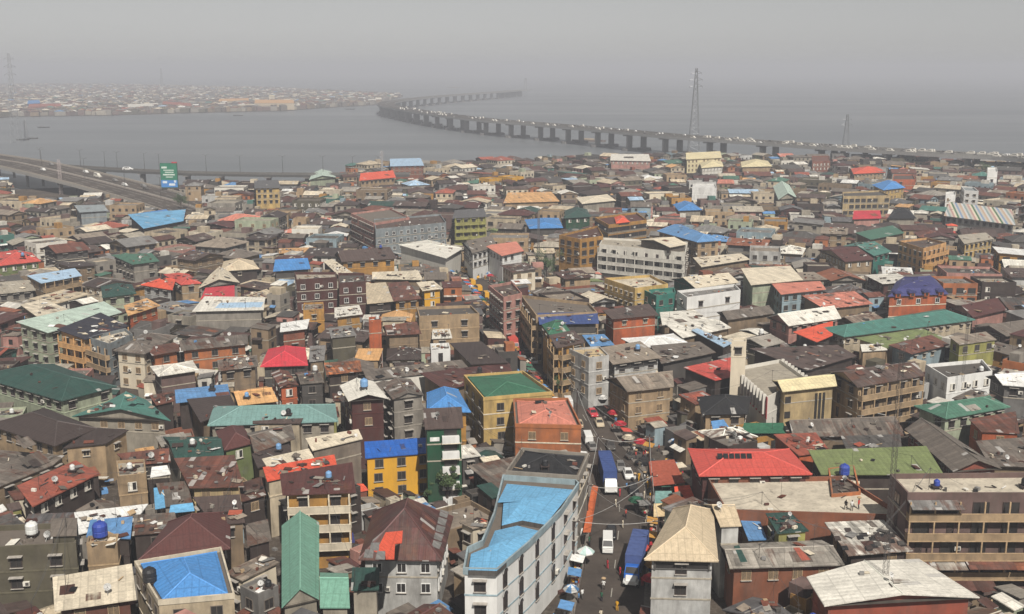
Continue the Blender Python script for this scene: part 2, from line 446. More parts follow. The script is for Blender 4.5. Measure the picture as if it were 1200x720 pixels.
# window meshes face -Y
def win_mesh(w_, h, fcol, kind='plain', fw=.09):
    p = MB(); f = MB()
    p.box((0, -.01, 0), (w_, .06, h), (0,0,0,1), GLASS)
    if kind == 'louvre':
        for i in range(int(h/.16)):
            f.box((0, -.06, -h/2+.1+i*.16), (w_-.1, .03, .05), fcol, PAINT)
    if kind == 'curtain':
        f.box((-w_*.22, -.045, 0), (w_*.4, .012, h-.06), fcol, CLOTH)
    d = .11
    for s in (-1, 1):
        f.box((s*(w_/2+fw/2), -.03, 0), (fw, d, h+2*fw), fcol, PAINT)
        f.box((0, -.03, s*(h/2+fw/2)), (w_, d, fw), fcol, PAINT)
    f.box((0, -.05, 0), (.05, .04, h), fcol, PAINT)
    f.box((0, -.1, -h/2-fw-.05), (w_+.35, .25, .09), (.35, .32, .28, .5), CONC)
    if kind == 'hood':
        f.box((0, -.3, h/2+fw+.07), (w_+.5, .65, .1), (.35, .32, .28, .5), CONC)
    return p.mesh('window_pane'), f.mesh('window_frame')
WN = {}
for key, w_, h, fc, kd in (('d', 1.35, 1.4, 'brownd', 'hood'), ('w', 1.15, 1.25, 'white', 'plain'), ('l', 1.2, 1.3, 'tan', 'louvre'), ('g', 1.35, 1.35, 'greyb', 'plain'),
                           ('x', 2.2, 1.6, 'brownd', 'plain'), ('c', 1.2, 1.3, 'creamw', 'curtain'), ('b', 1.0, 1.0, 'beige', 'hood'), ('t', .6, 5.2, 'brownd', 'plain'), ('v', .95, 2.0, 'brownd', 'plain')):
    WN[key] = win_mesh(w_, h, C(fc, .3), kd)
WHT = {'t': 5.2, 'v': 2.0}
dm = MB(); dm.box((0, -.02, 0), (.95, .1, 2.1), C('brownd'), PAINT); dm.box((.32, -.1, 0), (.05, .06, .2), C('grey'), STEEL); DOORM = dm.mesh('door')
ac = MB(); ac.box((0, -.2, 0), (.85, .35, .6), C('creamw'), PAINT); ac.box((.12, -.385, 0), (.44, .02, .44), C('greyd'), PAINT); ac.box((0, -.18, -.36), (.9, .3, .05), C('greyd'), STEEL)
ACM = ac.mesh('air_conditioner')
def put_windows(root, W, H, fh, rows, key, spacing, campos, sub=False, mb=None, walls=None, rs=random, pb=.0, skip=.06, dz=0):
    n = len(W); rl = root.location if root is not None else Vector((0,0,0))
    for i in range(n):
        if walls is not None and i not in walls: continue
        a, b = Vector(W[i]), Vector(W[(i+1) % n]); e = b-a; L = e.length
        if L < 1.8: continue
        e.normalize(); nn = Vector((e.y, -e.x)); mid = (a+b)/2
        if nn.dot((campos-mid).normalized()) < .02: continue
        k = max(1, int((L-.8)/spacing)); rz = math.atan2(e.y, e.x)
        gap = L/k
        for r in range(rows):
            z = H-fh*r-fh*.5+dz
            if z < 1.2: break
            for j in range(k):
                if rs.random() < skip: continue
                p = a+e*(gap*(j+.5)+rs.uniform(-.12, .12)) + nn*.03
                kk = key if isinstance(key, str) and len(key) == 1 else rs.choice(key)
                if mb is not None:
                    M = Matrix.Translation((p.x, p.y, z)) @ Matrix.Rotation(rz, 4, 'Z')
                    mb.box(None, (1.15, .1, 1.3), (.02, .018, .017, 1), PAINT, M=M)
                    continue
                isdoor = rs.random() < pb
                if isdoor:
                    mobj('door', DOORM, root, (p.x-rl.x, p.y-rl.y, z-.35), rz); continue
                o = mobj('window', WN[kk][0], root, (p.x-rl.x, p.y-rl.y, z), rz)
                f = bpy.data.objects.new('window_frame', WN[kk][1]); COL.objects.link(f); f.parent = o
                if rs.random() < .07 and gap > 2.2:
                    q = p+e*(1.25)
                    mobj('air_conditioner', ACM, root, (q.x-rl.x, q.y-rl.y, z-.1), rz)
def balcony(root, W, i, z, depth, col, rail='solid', posts=True, hh=1.0, fh=3.0, inst=None):
    a, b = Vector(W[i]), Vector(W[(i+1) % len(W)]); e = b-a; L = e.length; e.normalize(); nn = Vector((e.y, -e.x)); rz = math.atan2(e.y, e.x)
    m = MB(root.location); mid = (a+b)/2+nn*(depth/2)
    m.box((mid.x, mid.y, z-.09), (L, depth, .18), col, CONC, rz)
    o = (a+b)/2+nn*(depth-.06)
    if rail == 'solid':
        m.box((o.x, o.y, z+hh/2), (L, .1, hh), col, WALL, rz)
        m.box((o.x, o.y, z+hh+.04), (L+.08, .18, .08), col, CONC, rz)
    else:
        m.box((o.x, o.y, z+hh), (L, .06, .06), C('greyd'), STEEL, rz)
        for k in range(int(L/.35)):
            q = a+e*(.2+k*.35)+nn*(depth-.06)
            m.box((q.x, q.y, z+hh/2), (.035, .035, hh), C('greyd'), STEEL, rz)
    for s in (a+e*.05, b-e*.05):
        q = s+nn*(depth/2)
        m.box((q.x, q.y, z+hh/2), (.1, depth-.15, hh), col, WALL, rz)
    if posts:
        k = max(1, round(L/3.6))
        for j in range(k+1):
            q = a+e*(.15+(L-.3)*j/k)+nn*(depth-.12)
            m.box((q.x, q.y, z+hh+(fh-hh-.2)/2+.05), (.2, .2, fh-hh-.22), col, CONC, rz)
    m.build('balcony', root)
CAMXY = Vector((0.0, 0.0))
# shared screen + ground occupancy
OX0, OY0, OR = -620.0, 90.0, 0.5
OCC = np.zeros((2000, 2480), dtype=np.int32)     # rows y, cols x
def grid_pts(poly, step=.5, grow=0.0):
    xs = [p[0] for p in poly]; ys = [p[1] for p in poly]
    if grow: poly = inset(poly, -grow)
    xs = [p[0] for p in poly]; ys = [p[1] for p in poly]
    X, Y = np.meshgrid(np.arange(min(xs), max(xs)+step, step), np.arange(min(ys), max(ys)+step, step))
    X = X.ravel(); Y = Y.ravel(); ok = np.ones(len(X), bool)
    n = len(poly)
    # generic even-odd
    ins = np.zeros(len(X), bool)
    for i in range(n):
        x1, y1 = poly[i]; x2, y2 = poly[(i+1) % n]
        if y1 == y2: continue
        c = ((y1 > Y) != (y2 > Y)) & (X < (x2-x1)*(Y-y1)/(y2-y1)+x1)
        ins ^= c
    return X[ins], Y[ins]
def occ_idx(X, Y):
    i = ((Y-OY0)/OR).astype(int); j = ((X-OX0)/OR).astype(int)
    k = (i >= 0) & (i < OCC.shape[0]) & (j >= 0) & (j < OCC.shape[1])
    return i, j, k
def occ_mark(poly, v, grow=0.0):
    X, Y = grid_pts(poly, .45, grow); i, j, k = occ_idx(X, Y); OCC[i[k], j[k]] = v
def occ_hit(poly, grow=0.0):
    X, Y = grid_pts(poly, .8, grow)
    # include border points
    n = len(poly); bx = []; by = []
    for a in range(n):
        p, q = poly[a], poly[(a+1) % n]; m = max(2, int(math.hypot(q[0]-p[0], q[1]-p[1])/.8))
        for t in range(m): bx.append(p[0]+(q[0]-p[0])*t/m); by.append(p[1]+(q[1]-p[1])*t/m)
    X = np.concatenate([X, bx]); Y = np.concatenate([Y, by])
    i, j, k = occ_idx(X, Y)
    if not k.all(): 
        if not k.any(): return 0.0
    return float((OCC[i[k], j[k]] != 0).mean())
GUARD = np.zeros((760, 1300), dtype=np.float32)      # screen: distance of the thing that must stay visible (offset 50,20)
def guard_poly(pts, dist):
    X, Y = grid_pts([(p[0], -p[1]) for p in pts][::-1] if False else pts, .8)
    i = (Y+20).astype(int); j = (X+50).astype(int); k = (i >= 0) & (i < 760) & (j >= 0) & (j < 1300)
    GUARD[i[k], j[k]] = np.maximum(GUARD[i[k], j[k]], dist)
def guard_hit(Q, H, dist, rise=1.0):
    top = [px((p[0], p[1], H+rise)) for p in Q]; bot = [px((p[0], p[1], max(0, H-7))) for p in Q]
    pts = top+bot
    xs = [p[0] for p in pts]; y0 = min(p[1] for p in pts)
    hull = convex_hull_2d([Vector(p) for p in pts]); poly = [tuple(pts[i]) for i in hull]
    X, Y = grid_pts(poly, 1.0)
    if len(X) == 0: return 0
    i = (Y+20).astype(int); j = (X+50).astype(int); k = (i >= 0) & (i < 760) & (j >= 0) & (j < 1300)
    if not k.any(): return 0
    return float((GUARD[i[k], j[k]] > dist+2).mean())
SPEC = """
house|-15,498 64,523 114,502 52,478|9|hip|brownd|tan|v14 g|brown hip-roofed tan hall at the lower left edge of the town
house|74,525 124,520 151,507 112,504|8|shed|brownd|tan|v16|low brown-roofed tan annexe joined to the brown hip-roofed hall
house|84,488 200,493 172,469 125,471|9|gy|teald|cement|v8 r2|dull teal gabled roof with pale ends behind the brown hip-roofed hall
house|-5,572 62,545 76,537 -5,530|6|shed|greyb|tand|v6 c7|weathered grey-brown shed roof above the terracotta lean-to
house|38,594 116,555 89,543 20,573|8|shed|terra|brownd|v10 c4|terracotta sheet roof over dark walls near the lower left corner
house|205,538 263,535 257,512 191,512|8|gx|greend|cement|v4|dark green low gabled roof between the rusty long roof and brown house
house|222,572 286,570 275,537 204,541|9|shed|rust|buff|v14 c8 t0|long rust-red sheet roof over a buff wall with one window
house|150,545 200,541 198,528 137,535|9|shed|rust|brownd|v12 c8|narrow rusty roof beside the unfinished buff shell
shell|138,562 172,558 170,541 136,543|9|flat|cement|tan|v28 b1|unfinished buff shell building open at its top
house|191,594 226,590 219,567 183,570|8|shed|greyb|concrete|v6 c9|grey weathered roof edged by blue tarpaulin
house|250,615 287,612 281,583 226,586|9|shed|brown|tand|v10|plain dusky brown roof beside the maroon hip roof
house|92,626 158,611 174,594 87,604|8|shed|white|concrete|v3 c1|white sheet roof behind the light blue one
house|101,629 153,631 156,609 106,613|9|shed|blues|brownd|v12 c2|light blue patched roof above the tan stair box
house|155,627 211,622 205,604 157,607|8|shed|greyb|brownd|v10 c10|cream and rust patchwork roof beside the light blue roof
house|162,657 270,643 270,600 197,612|9|hip|maroon|brownd|v8 r3 g|big maroon hip roof behind the bright blue one
house|185,710 276,702 260,646 157,663|10|hip|blue|sand|v10 p r1.6 g|bright blue hip roof inside a cream parapet at the lower edge
house|64,716 160,702 155,666 62,682|9.4|shed|cream|rust|v8 c2|creamy sheet roof beside the bright blue parapet roof
apartment_block|-8,648 90,643 92,618 -6,622|12|flat|greyb|oliveb|v46 w4 n2 sb|drab olive-brown block with pipes at the lower left edge
house|59,628 90,627 91,611 60,612|13.8|shed|greyb|oliveb|v4 n0 top zb12|small grey lean-to room on top of the drab olive block
stair_box|101,641 138,638 140,629 103,632|11|flat|tan|tan|v24 n0|tan stair box carrying a blue water tank
house|28,614 86,613 90,604 34,606|8|shed|slate|greyd|v4 c9|slate and rust sheet roof behind the drab olive block
house|313,564 395,546 392,536 308,551|10|shed|redo|beige|v5 c1|long orange-red strip roof behind the yellow balcony house
house|315,551 369,538 362,529 307,541|10.3|shed|cream|tan|v4 c1|cream sheet strip roof behind the orange-red strip
apartment_block|331,580 417,577 413,547 328,561|12.5|shed|maroon|ochre|v62 w3.4 B1 d1 n3 cb|yellow three-storey house with cream balconies and maroon roof
house|366,528 425,514 420,506 358,517|11|shed|cream|taupe|v18 n0|cream sloping roof over a blank beige wall
apartment_block|428,537 512,530 502,517 427,522|10.5|shed|bluer|yellow|v54 w3.3 n3 h2.6 K r.7|bright yellow block with royal blue roof and three rows of windows
apartment_block|498,503 543,501 541,480 496,482|15.5|shed|brown|gwall|v90 n0 D1 top|dark green tower with white balcony panels
apartment_block|408,470 455,467 438,447 398,452|14|gy|creamw|maroon|v50 w4 n2 c0|maroon block with cream gabled roof and tank on its edge
apartment_block|460,468 497,463 481,444 447,452|13|gy|greyb|concrete|v44 w3 n4 c7 wd|mottled grey derelict block between the maroon block and green tower
apartment_block|500,482 552,483 537,457 500,461|12.5|hip|blue|ochre|v2 r2 g|blue hip roof behind the dark green tower
house|243,499 396,494 393,474 250,477|10|hip|teal|cement|v8 r1.8 g|long pale teal roof left of the maroon block
house|296,496 352,496 361,484 296,484|10|shed|brown|beige|v12 n1|small brown roof in front of the long pale teal roof
house|330,712 374,702 374,612 330,616|9.2|gy|mint|cement|v4 r2 g|mint green gabled roof running down to the lower edge
house|375,712 410,712 408,672 375,671|8.4|gx|mint|cement|v2 r1.6 g|short mint green cross wing of the mint gabled roof
house|411,692 444,691 445,669 413,669|8|shed|greend|cement|v4|small dark teal shed roof beside the rusty mansion
house|420,656 518,657 531,606 437,600|9|hip|maroon|gwhite|v44 w2.5 n2 ww c8 r5 z sw|large rusty hip-roofed house with an orange patch and pink walls
house|592,557 679,563 691,536 611,529|12.5|hip|black|concrete|v10 p r1.5|matt black roof beside the white corner block
house|603,501 682,503 666,470 601,471|10.5|hip|salmon|orangeb|v24 w4.5 p n1 r1.2 ty|salmon hip roof with yellow trim over orange walls
apartment_block|566,470 648,463 613,438 543,443|11|hip|greenm|ochrel|v52 w4.5 p n4 r1|cream-yellow block with dark green roof inside a parapet
apartment_block|755,656 842,658 836,598 789,596|11.5|hip|sand|gwhite|v66 top w4 n2 r2.6 g G1|beige hip roof with open gallery beside the two blue trucks
house|844,617 869,616 853,591 824,591|11.2|gx|sand|gwhite|v4 r1.5 top|beige side wing of the big beige hip roof
hall|819,558 952,556 925,526 806,526|10|hip|red|maroon|v6 r1.6 g|bright red hip roof with a dark row of skylights
hall|850,603 1062,610 988,563 829,566|8.4|flat|cementl|rustl|v9 n0|wide stained cement flat roof in front of the bright red roof
stair_box|974,583 1009,580 1001,548 970,552|10.5|flat|brownd|orangeb|v16 n0|orange brick stair house with a blue tank inside its walls
house|855,666 990,662 963,633 843,638|8|gx|concrete|rustl|v24 c5 r.9 z2 w3|grey low roof with a green stripe and orange columns
kiosk|877,633 899,632 889,611 867,612|7|shed|blues|tand|v2 c1|small light blue sheet roof beside the beige hip roof
house|911,625 948,622 926,604 897,605|9.5|shed|greend|lime|v10 n1|small dark green roof over light green walls
house|966,710 1148,700 1077,655 945,676|10|gy|creamw|terra|v4 r1 c1|huge creamy white roof at the lower right with a mast through it
house|994,651 1070,645 1035,614 966,617|8.4|shed|creamw|brownd|v6 c9 z3|black and white patchwork sheet roof beside the huge creamy roof
apartment_block|1063,584 1240,584 1240,559 1042,561|15|flat|cementl|mauve|v120 w4 n5 B1 b1 wx A1|brown brick block with long balconies and stained cement roof
house|962,556 1106,556 1085,528 947,533|9|shed|olive|brownd|v5 c1|long olive green roof behind the orange brick stair house
house|1117,553 1174,549 1096,498 1060,503|9|gy|greyb|terra|v8 c4 r1.8|long dark brown gable running back from the brick balcony block
house|929,512 1062,510 1036,488 920,495|8|gx|greyb|tand|v4 c8|long grey-brown weathered roof behind the olive green roof
house|993,530 1057,527 1055,512 985,514|8|shed|greyd|tand|v4 c5|smoky grey roof just behind the olive green roof
house|936,534 973,529 956,510 906,512|8|shed|terra|orange|v3 c5|dull terracotta roof behind the right end of the bright red roof
house|1108,491 1184,477 1160,464 1071,476|10|hip|green|palegreen|v12 r1.4 n1|green hip roof at the right edge above the dark brown gable
house|1150,506 1195,508 1190,485 1135,494|9|shed|rust|orange|v8 c9|rusty roof over an orange wall at the right edge
house|1160,546 1215,547 1212,515 1143,520|9|shed|greyb|tand|v5 c7|broad grey-brown roof at the right edge beside the brown gable
minaret|857,403 875,403 875,399 858,399|17|flat|creamw|cream|v60 n1 wd top|slender cream minaret tower rising above the mosque
mosque|917,459 981,452 975,438 905,446|11|gx|lemon|buff|v40 n0 T1 r1 top|tan mosque block with cream gabled top and slit windows
mosque_hall|899,470 945,447 914,425 860,435|9|flat|cement|creamw|v18 n0 M1 top|flat-roofed mosque hall with white fins and red panels
hall|945,434 1004,417 981,407 878,411|8.5|shed|brown|brownd|v4 c5|big dusty brown roof behind the mosque hall
house|823,486 877,485 880,466 817,466|8|hip|black|tan|v10 r2 n1|black hip roof in front of the mosque
house|838,446 857,442 858,421 801,433|8|shed|red|brownd|v5 c3|crimson tiled canopy roof left of the minaret
apartment_block|735,459 790,453 786,435 709,444|9|gx|taupe|tan|v40 w3.4 n4 c4 bw|tan block with dull grey gables and white ground storey
apartment_block|718,427 776,419 750,404 701,412|9|shed|taupe|gwhite|v20 n2 G1|taupe roof with white gallery behind the tan block
apartment_block|690,422 714,419 703,408 666,411|11.5|flat|straw|gwhite|v60 w3 n4|narrow white house with straw coloured flat roof beside the street
apartment_block|652,408 686,401 672,390 643,396|14|shed|brown|ochre|v60 w3 n4 B2|narrow ochre house with brown roof at the street bend
house|643,392 669,389 660,376 635,381|12|pyr|greenm|ochre|v10 r2|dark green pyramid roof above the street bend
house|632,380 702,379 700,369 630,370|12|shed|blued|greyd|v3|long navy blue roof behind the green pyramid roof
house|692,406 720,404 708,394 682,395|10|shed|blues|grey|v4|light blue sheet roof right of the narrow ochre house
house|717,374 772,369 760,359 706,367|12|shed|brown|orange|v22 w5 n1 c2|burnt orange house with brown roof
hall|750,408 807,402 790,391 728,397|7|hip|white|grey|v3 r1 c1|white low roof in front of the burnt orange house
house|776,381 832,375 813,366 773,369|7.5|shed|creamw|tand|v3 c2|creamy roof right of the burnt orange house
house|800,396 857,384 840,376 780,383|7.5|shed|creamw|tand|v3 c4|broad off-white roof behind the pale blue strip roof
house|848,407 858,402 817,387 810,389|8|shed|bluep|brownd|v3 c1|pale blue strip roof between off-white roof and minaret
apartment_block|805,352 868,343 861,336 793,344|11.5|flat|grey|white|v26 w7 n1 wd|long white block with a row of four dark windows
apartment_block|769,350 792,346 790,340 754,343|10.5|flat|tealw|tealw|v14 n1|turquoise block joined to the long white block
apartment_block|744,341 783,336 762,325 708,329|12|flat|cream|ochrel|v12 w2.6 n2|cream flat-roofed block behind the turquoise one
house|815,338 866,331 842,323 786,327|11|gx|cream|tealw|v5 c1|wide cream roof behind the long white block
hall|775,426 839,413 820,403 762,408|8|shed|greyb|greyd|v4 c6|grey-brown roof with white dishes behind the tan block
house|852,375 908,367 895,360 840,366|8.5|gx|greyb|tand|v3 c5|grey low gable right of the long white block
apartment_block|628,373 700,369 690,358 610,349|13|flat|greyb|tan|v10 w2.6 n4 B2|long tan balcony block lining the far street
apartment_block|590,352 612,347 600,333 573,338|14|flat|brown|pink|v30 w2.4 n4|tan-pink tall block at the market junction
apartment_block|1040,348 1112,345 1097,328 1050,330|13|man|navy|orange|v22 w4.4 n1 ww r3.4|orange mansion with a navy mansard roof and arched dormers
hall|989,395 1143,375 1106,362 962,385|12|hip|teald|beige|v14 r1.5 w2.4 n1|very long teal-green roof over beige pierced walls
house|1040,408 1112,397 1080,388 1002,399|10|shed|olive|tan|v5 c2 w3|sage olive roof in front of the very long teal roof
house|1068,415 1113,404 1091,395 1041,407|10.4|shed|rust|paleblue|v12 c7 n1|maroon rusty roof over a blue-grey balcony band
house|1124,404 1168,398 1155,391 1112,397|10.5|shed|taupe|lime|v12 c4 n1|beige weathered roof over lime-green walls
house|924,382 986,373 969,361 898,372|10.5|gx|creamw|pink|v12 c1 w3 n1|white gabled roof over pinkish walls left of the long teal roof
house|957,401 976,393 976,379 929,392|8|shed|redo|brownd|v3|bright orange-red roof beside the very long teal roof
house|966,362 1023,356 1001,345 939,350|8.5|shed|salmon|tand|v4 c6|dull salmon roof in front of the salmon-striped pale block
apartment_block|1005,454 1084,440 1060,425 971,436|12|gx|brown|tan|v38 w3.2 n4 c10 B1 bt|tan verandah block with patched rusty brown roof
house|1110,447 1163,439 1151,425 1084,431|9|flat|greyd|white|v10 n1|dark grey flat roof over white walls
house|1175,451 1226,455 1215,433 1155,441|11|gx|white|grey|v10 n1 c1|white gabled roof at the right edge
apartment_block|880,334 941,328 926,316 868,319|12|shed|cream|palegreen|v5 c1|large cream roof over pale green walls
apartment_block|915,345 968,339 961,332 904,335|12|shed|salmon|paleblue|v18 w2.6 n2|pale blue-green block with salmon striped roof
house|1140,372 1180,363 1158,352 1112,361|8.5|gx|maroon|pink|v3|wide maroon roof right of the navy mansard mansion
apartment_block|56,390 143,366 122,357 19,381|12|shed|mintl|palegreen|v34 w3.6 n4 c1|long pale mint roof over grey-green walls
apartment_block|100,398 151,382 118,371 67,391|12|shed|navyb|orangetan|v28 w3 n4 c3 B1 bp|navy black roof over peach balconies
apartment_block|128,407 156,395 147,388 103,399|11|flat|cementl|bgrey|v30 w3 n3 B1|whitish balcony house beside the peach balconies
house|133,411 170,415 208,394 165,392|11|hip|greyb|cream|v20 c6 n3 w3|grey-brown hip roof over cream walls in the left block
apartment_block|212,411 291,403 290,394 210,402|9.5|shed|greyb|orangeb|v18 w3.4 n2 c6|long orange house with grey-brown roof
house|178,417 211,411 209,403 172,409|9|shed|rust|orangeb|v14 n2 c9|orange house end with rusty speckled roof
house|185,441 233,434 226,423 176,430|9|hip|creamw|mauve|v22 n0 r1 c2|off-white roof over blank mauve walls
hall|72,470 137,453 64,427 -28,441|9.5|hip|greend|palegreen|v16 r2.4 n1|very large dark green roof over peeling green walls
house|206,472 270,465 267,453 205,460|9|shed|blues|brownd|v3|sky blue strip roof right of the very large dark green roof
house|235,495 278,479 270,466 219,471|8|shed|brownd|tand|v4|dark brown roof below the sky blue strip roof
house|279,475 326,470 312,453 270,459|9|gx|orangetan|tand|v3 c3|apricot roof right of the sky blue strip roof
house|183,475 204,470 203,462 175,466|8|shed|rust|brownd|v3 c5|small red-brown roof left of the sky blue strip roof
house|43,371 80,363 52,353 24,360|9|shed|cream|tand|v3 c4|dusty cream roof behind the long pale mint roof
house|48,332 96,323 88,317 32,326|12|shed|bluep|tand|v9 B1|pale blue and white roof over a brown verandah
house|-6,345 42,340 35,331 -6,334|9|shed|cement|concrete|v7 n1|pale beige roof at the left edge below the blue and white one
house|120,349 160,344 155,334 118,336|10|hip|greend|palegreen|v10 n1|small forest green roof over pale lime walls
house|165,334 202,340 206,328 190,325|9|hip|redo|gwhite|v8 r1.4 n1|vivid orange-red hip roof in the left middle of town
house|212,334 236,332 222,322 192,322|9|hip|red|tan|v5 n1|faded red hip roof right of the vivid orange-red one
house|232,338 281,331 268,318 247,321|8|gy|cream|concrete|v3 r2|tall cream gable behind the pinkish crimson roof
house|235,351 275,350 275,337 241,340|7.5|shed|crimson|pink|v2|pinkish crimson shed roof in front of the tall cream gable
house|225,365 309,363 311,352 240,351|11|shed|creamw|concrete|v5 c1 z4|long creamy roof with a light blue panel
house|150,370 188,358 172,352 145,361|10|shed|orangetan|orange|v9 n1 c4|orange-tan roof over an orange wall behind the navy black roof
house|256,435 303,429 300,418 254,424|8|gx|greyb|tand|v6 c8|shabby grey-brown roof right of the off-white roof
house|-4,312 48,306 38,297 -4,297|9|hip|red|olive|v7 n1|red hip roof at the left edge of the picture
hall|168,268 215,259 218,250 150,256|7|shed|bluel|greyd|v2 c3|bright blue tarpaulin roof below the expressway ramp
house|155,310 187,306 178,299 130,301|11|shed|green|concrete|v16 n3 w3|grey block with dull green roof in the left middle
house|93,249 127,247 122,242 87,243|9|shed|bgrey|bgrey|v12 n0|pale metal hut roof below the ramp
apartment_block|347,331 395,328 394,322 345,322|14|flat|cement|maroon|v32 w3.6 n3 ww|dark maroon block with two rows of white-framed windows
apartment_block|397,335 429,333 427,323 396,323|13.5|flat|greyd|maroon|v30 w3.2 n3 ww|maroon block with grey roof joined to the dark maroon one
house|430,356 461,353 452,333 428,335|9|shed|beige|brownd|v9 c1|plain beige roof right of the maroon blocks
house|461,353 494,350 478,332 454,334|9|shed|rust|ochre|v12 n1 c9|rusty roof over a yellow verandah
apartment_block|495,341 519,338 508,331 488,333|10|shed|cream|yellow|v18 n2|small bright yellow house with cream roof beside the market street
apartment_block|491,374 562,371 552,361 488,363|12|flat|greyd|tan|v34 w6 n2|tan block with cluttered rooftop rooms above the market street
house|506,397 530,396 527,387 507,388|7|shed|creamw|tan|v8|cream lean-to in front of the tan cluttered block
kiosk|505,413 528,411 526,404 504,405|9|flat|white|white|v9 n1 wv|small white pavilion with an arched opening
hall|552,427 596,425 564,403 527,405|9|shed|brownd|tand|v4 c1|dark chocolate brown roof beside the street
hall|521,457 602,439 596,428 492,440|7.5|shed|maroon|tand|v3 c5|low maroon-brown roof behind the green-roofed cream block
house|305,430 361,428 358,408 314,410|9.5|hip|crimson|greyd|v10 r2 g|crimson pink hip roof in the left centre
house|362,424 380,422 382,407 363,408|9|shed|grey|tand|v3 c1|light grey sheet roof beside the crimson hip roof
house|328,389 360,385 363,376 329,381|10|shed|white|brick|v18 n2|white strip roof over brick-brown walls
stair_box|432,378 447,377 446,373 432,374|13|flat|orange|orange|v22 n0|narrow vivid orange tower
hall|430,446 550,432 541,424 425,436|7.5|shed|greyb|creamw|v4 c6|very long grey roof with a cream edge in the centre
house|382,439 424,435 422,425 380,428|9|shed|orangeb|brownd|v8 c9|orange and rust striped roof left of the very long grey roof
house|328,454 350,451 338,435 317,437|10|gy|rust|orange|v20 n2 c10 w3|orange house with rusty gable below the crimson roof
house|352,450 380,448 372,434 345,437|10|gx|greyb|greyd|v20 n2 c9|grey ragged roof house right of the orange rusty gable
house|388,396 418,393 412,384 385,387|10|shed|grey|oliveb|v20 n0|grey roof over a dark olive wall left of the orange tower
house|453,393 494,391 484,377 448,383|9|gx|rust|tand|v5 c10|rusty patched gable right of the orange tower
apartment_block|438,264 480,257 457,246 411,252|13|flat|greyb|pink|v24 w2.6 n4|pinkish cream block joined to the long grey-white block
apartment_block|440,271 523,263 516,253 438,259|12|flat|brown|bgrey|v22 w3 n3 ww|long grey-white block with rows of panels
apartment_block|530,256 571,254 567,246 533,248|14|shed|slate|lime|v28 n3 w3 B1 r.6|lime-yellow balcony block with slate roof
hall|523,303 543,291 501,281 467,287|8.5|hip|creamw|creamw|v10 n0 r1.2|white market hall with hipped roof
apartment_block|553,297 583,289 570,280 541,285|11|gx|greyb|white|v18 n2 w2.8|white house with grey-brown roof right of the market hall
house|588,300 614,294 605,286 568,291|10|shed|salmon|white|v8 n1|peach roof over a white arch behind the market street
house|320,318 364,315 358,304 325,305|9|gx|blue|greyd|v3|bright blue low gable behind the maroon blocks
house|397,323 414,320 389,305 379,308|8.5|shed|cream|greyd|v3|cream diagonal shed roof right of the bright blue gable
hall|400,307 465,303 450,293 392,299|9|gx|brown|ochre|v11 n1 w4|brown roof over ochre arches behind the cream diagonal shed
house|362,211 394,208 388,201 366,203|8|gy|mintl|palegreen|v5 r2|pale green gable by the lagoon at the end of the low bridge
hall|421,212 464,208 458,202 424,205|9|gx|redo|tan|v6 n1|faded red roof near the lagoon shore
apartment_block|457,195 497,194 493,188 457,189|12|shed|bluep|brick|v12 n2 w3|pale roofed brick block standing on the lagoon shore
apartment_block|298,221 329,220 326,213 298,214|12|shed|slate|ochrel|v22 n3 w2.6|cream block with slate roof near the lagoon at left
hall|436,327 496,328 490,320 436,322|8|shed|cream|tand|v3 c3|long cream roof behind the rusty and beige roofs
apartment_block|713,266 758,260 746,251 697,257|13.5|flat|maroon|ochre|v24 n4 w2.2 wx|ochre corner block with red-topped roof
apartment_block|680,283 707,279 700,267 655,278|14|flat|rustd|ochre|v28 n3 w3.4 wx|ochre block with rusty rooftop above the green tree
apartment_block|702,289 803,299 806,286 707,281|12.5|flat|cement|creamw|v32 n3 w4 B1 bw|long white office block with three balcony storeys
house|785,290 806,286 776,278 748,281|15|gx|cream|greyb|v3 r1.2 top zb12.6|cream hipped top behind the long white office block
apartment_block|817,284 845,282 800,264 770,271|13|hip|blues|tan|v20 n3 w3.4 r2|big blue hip roof over tan-brown walls
hall|620,268 660,267 655,256 615,258|9|hip|blue|greyd|v2 r1.4|rounded light blue roof in the middle distance
house|661,256 693,254 688,246 662,247|9|hip|greend|gwall|v8 n1|bottle green house with matching roof
hall|682,239 722,235 712,228 675,232|8.5|hip|cream|cement|v5 r1.4|cream hip roof in the middle distance
house|795,247 823,246 812,238 789,240|8.5|hip|blue|cement|v3|light blue hip roof beyond the big blue one
apartment_block|811,222 840,222 838,217 812,217|11|flat|white|white|v9 n0|plain white box building in the distance
apartment_block|804,187 846,185 842,179 803,181|17|gx|lemon|lemon|v14 n3 w3|tall cream three-tier building by the lagoon
apartment_block|822,197 848,195 846,190 820,191|11|hip|lemon|creamw|v5 n1|lower cream wing in front of the three-tier building
hall|590,238 656,236 646,229 595,230|8|shed|orangetan|tan|v3 c4|tan-orange roofs joined in a long row in the distance
apartment_block|715,188 763,189 760,184 716,184|11|shed|creamw|pink|v8 n1 w3|whitish roof over pink walls on the far shore edge
hall|869,196 905,195 900,189 868,190|8|hip|lemon|tan|v4|creamy yellow hip roof right of the three-tier building
hall|822,313 879,304 868,299 812,304|8|shed|cream|tand|v4 c2|long cream roof below the big blue hip roof
house|1035,223 1061,220 1050,213 1022,217|11|hip|blue|ochrel|v10 n2 w3|cyan blue hip roof over yellow arches at right
apartment_block|988,232 1043,231 1031,225 987,227|12.5|flat|greyd|buff|v18 n3 w2.8 wx|tan block with dark flat roof and many windows
apartment_block|1130,225 1147,226 1141,221 1126,220|13|flat|bgrey|white|v16 n3 w3|tall white block at right
apartment_block|1108,231 1120,230 1119,226 1108,227|11|flat|white|white|v10 n2|small white block left of the tall white block
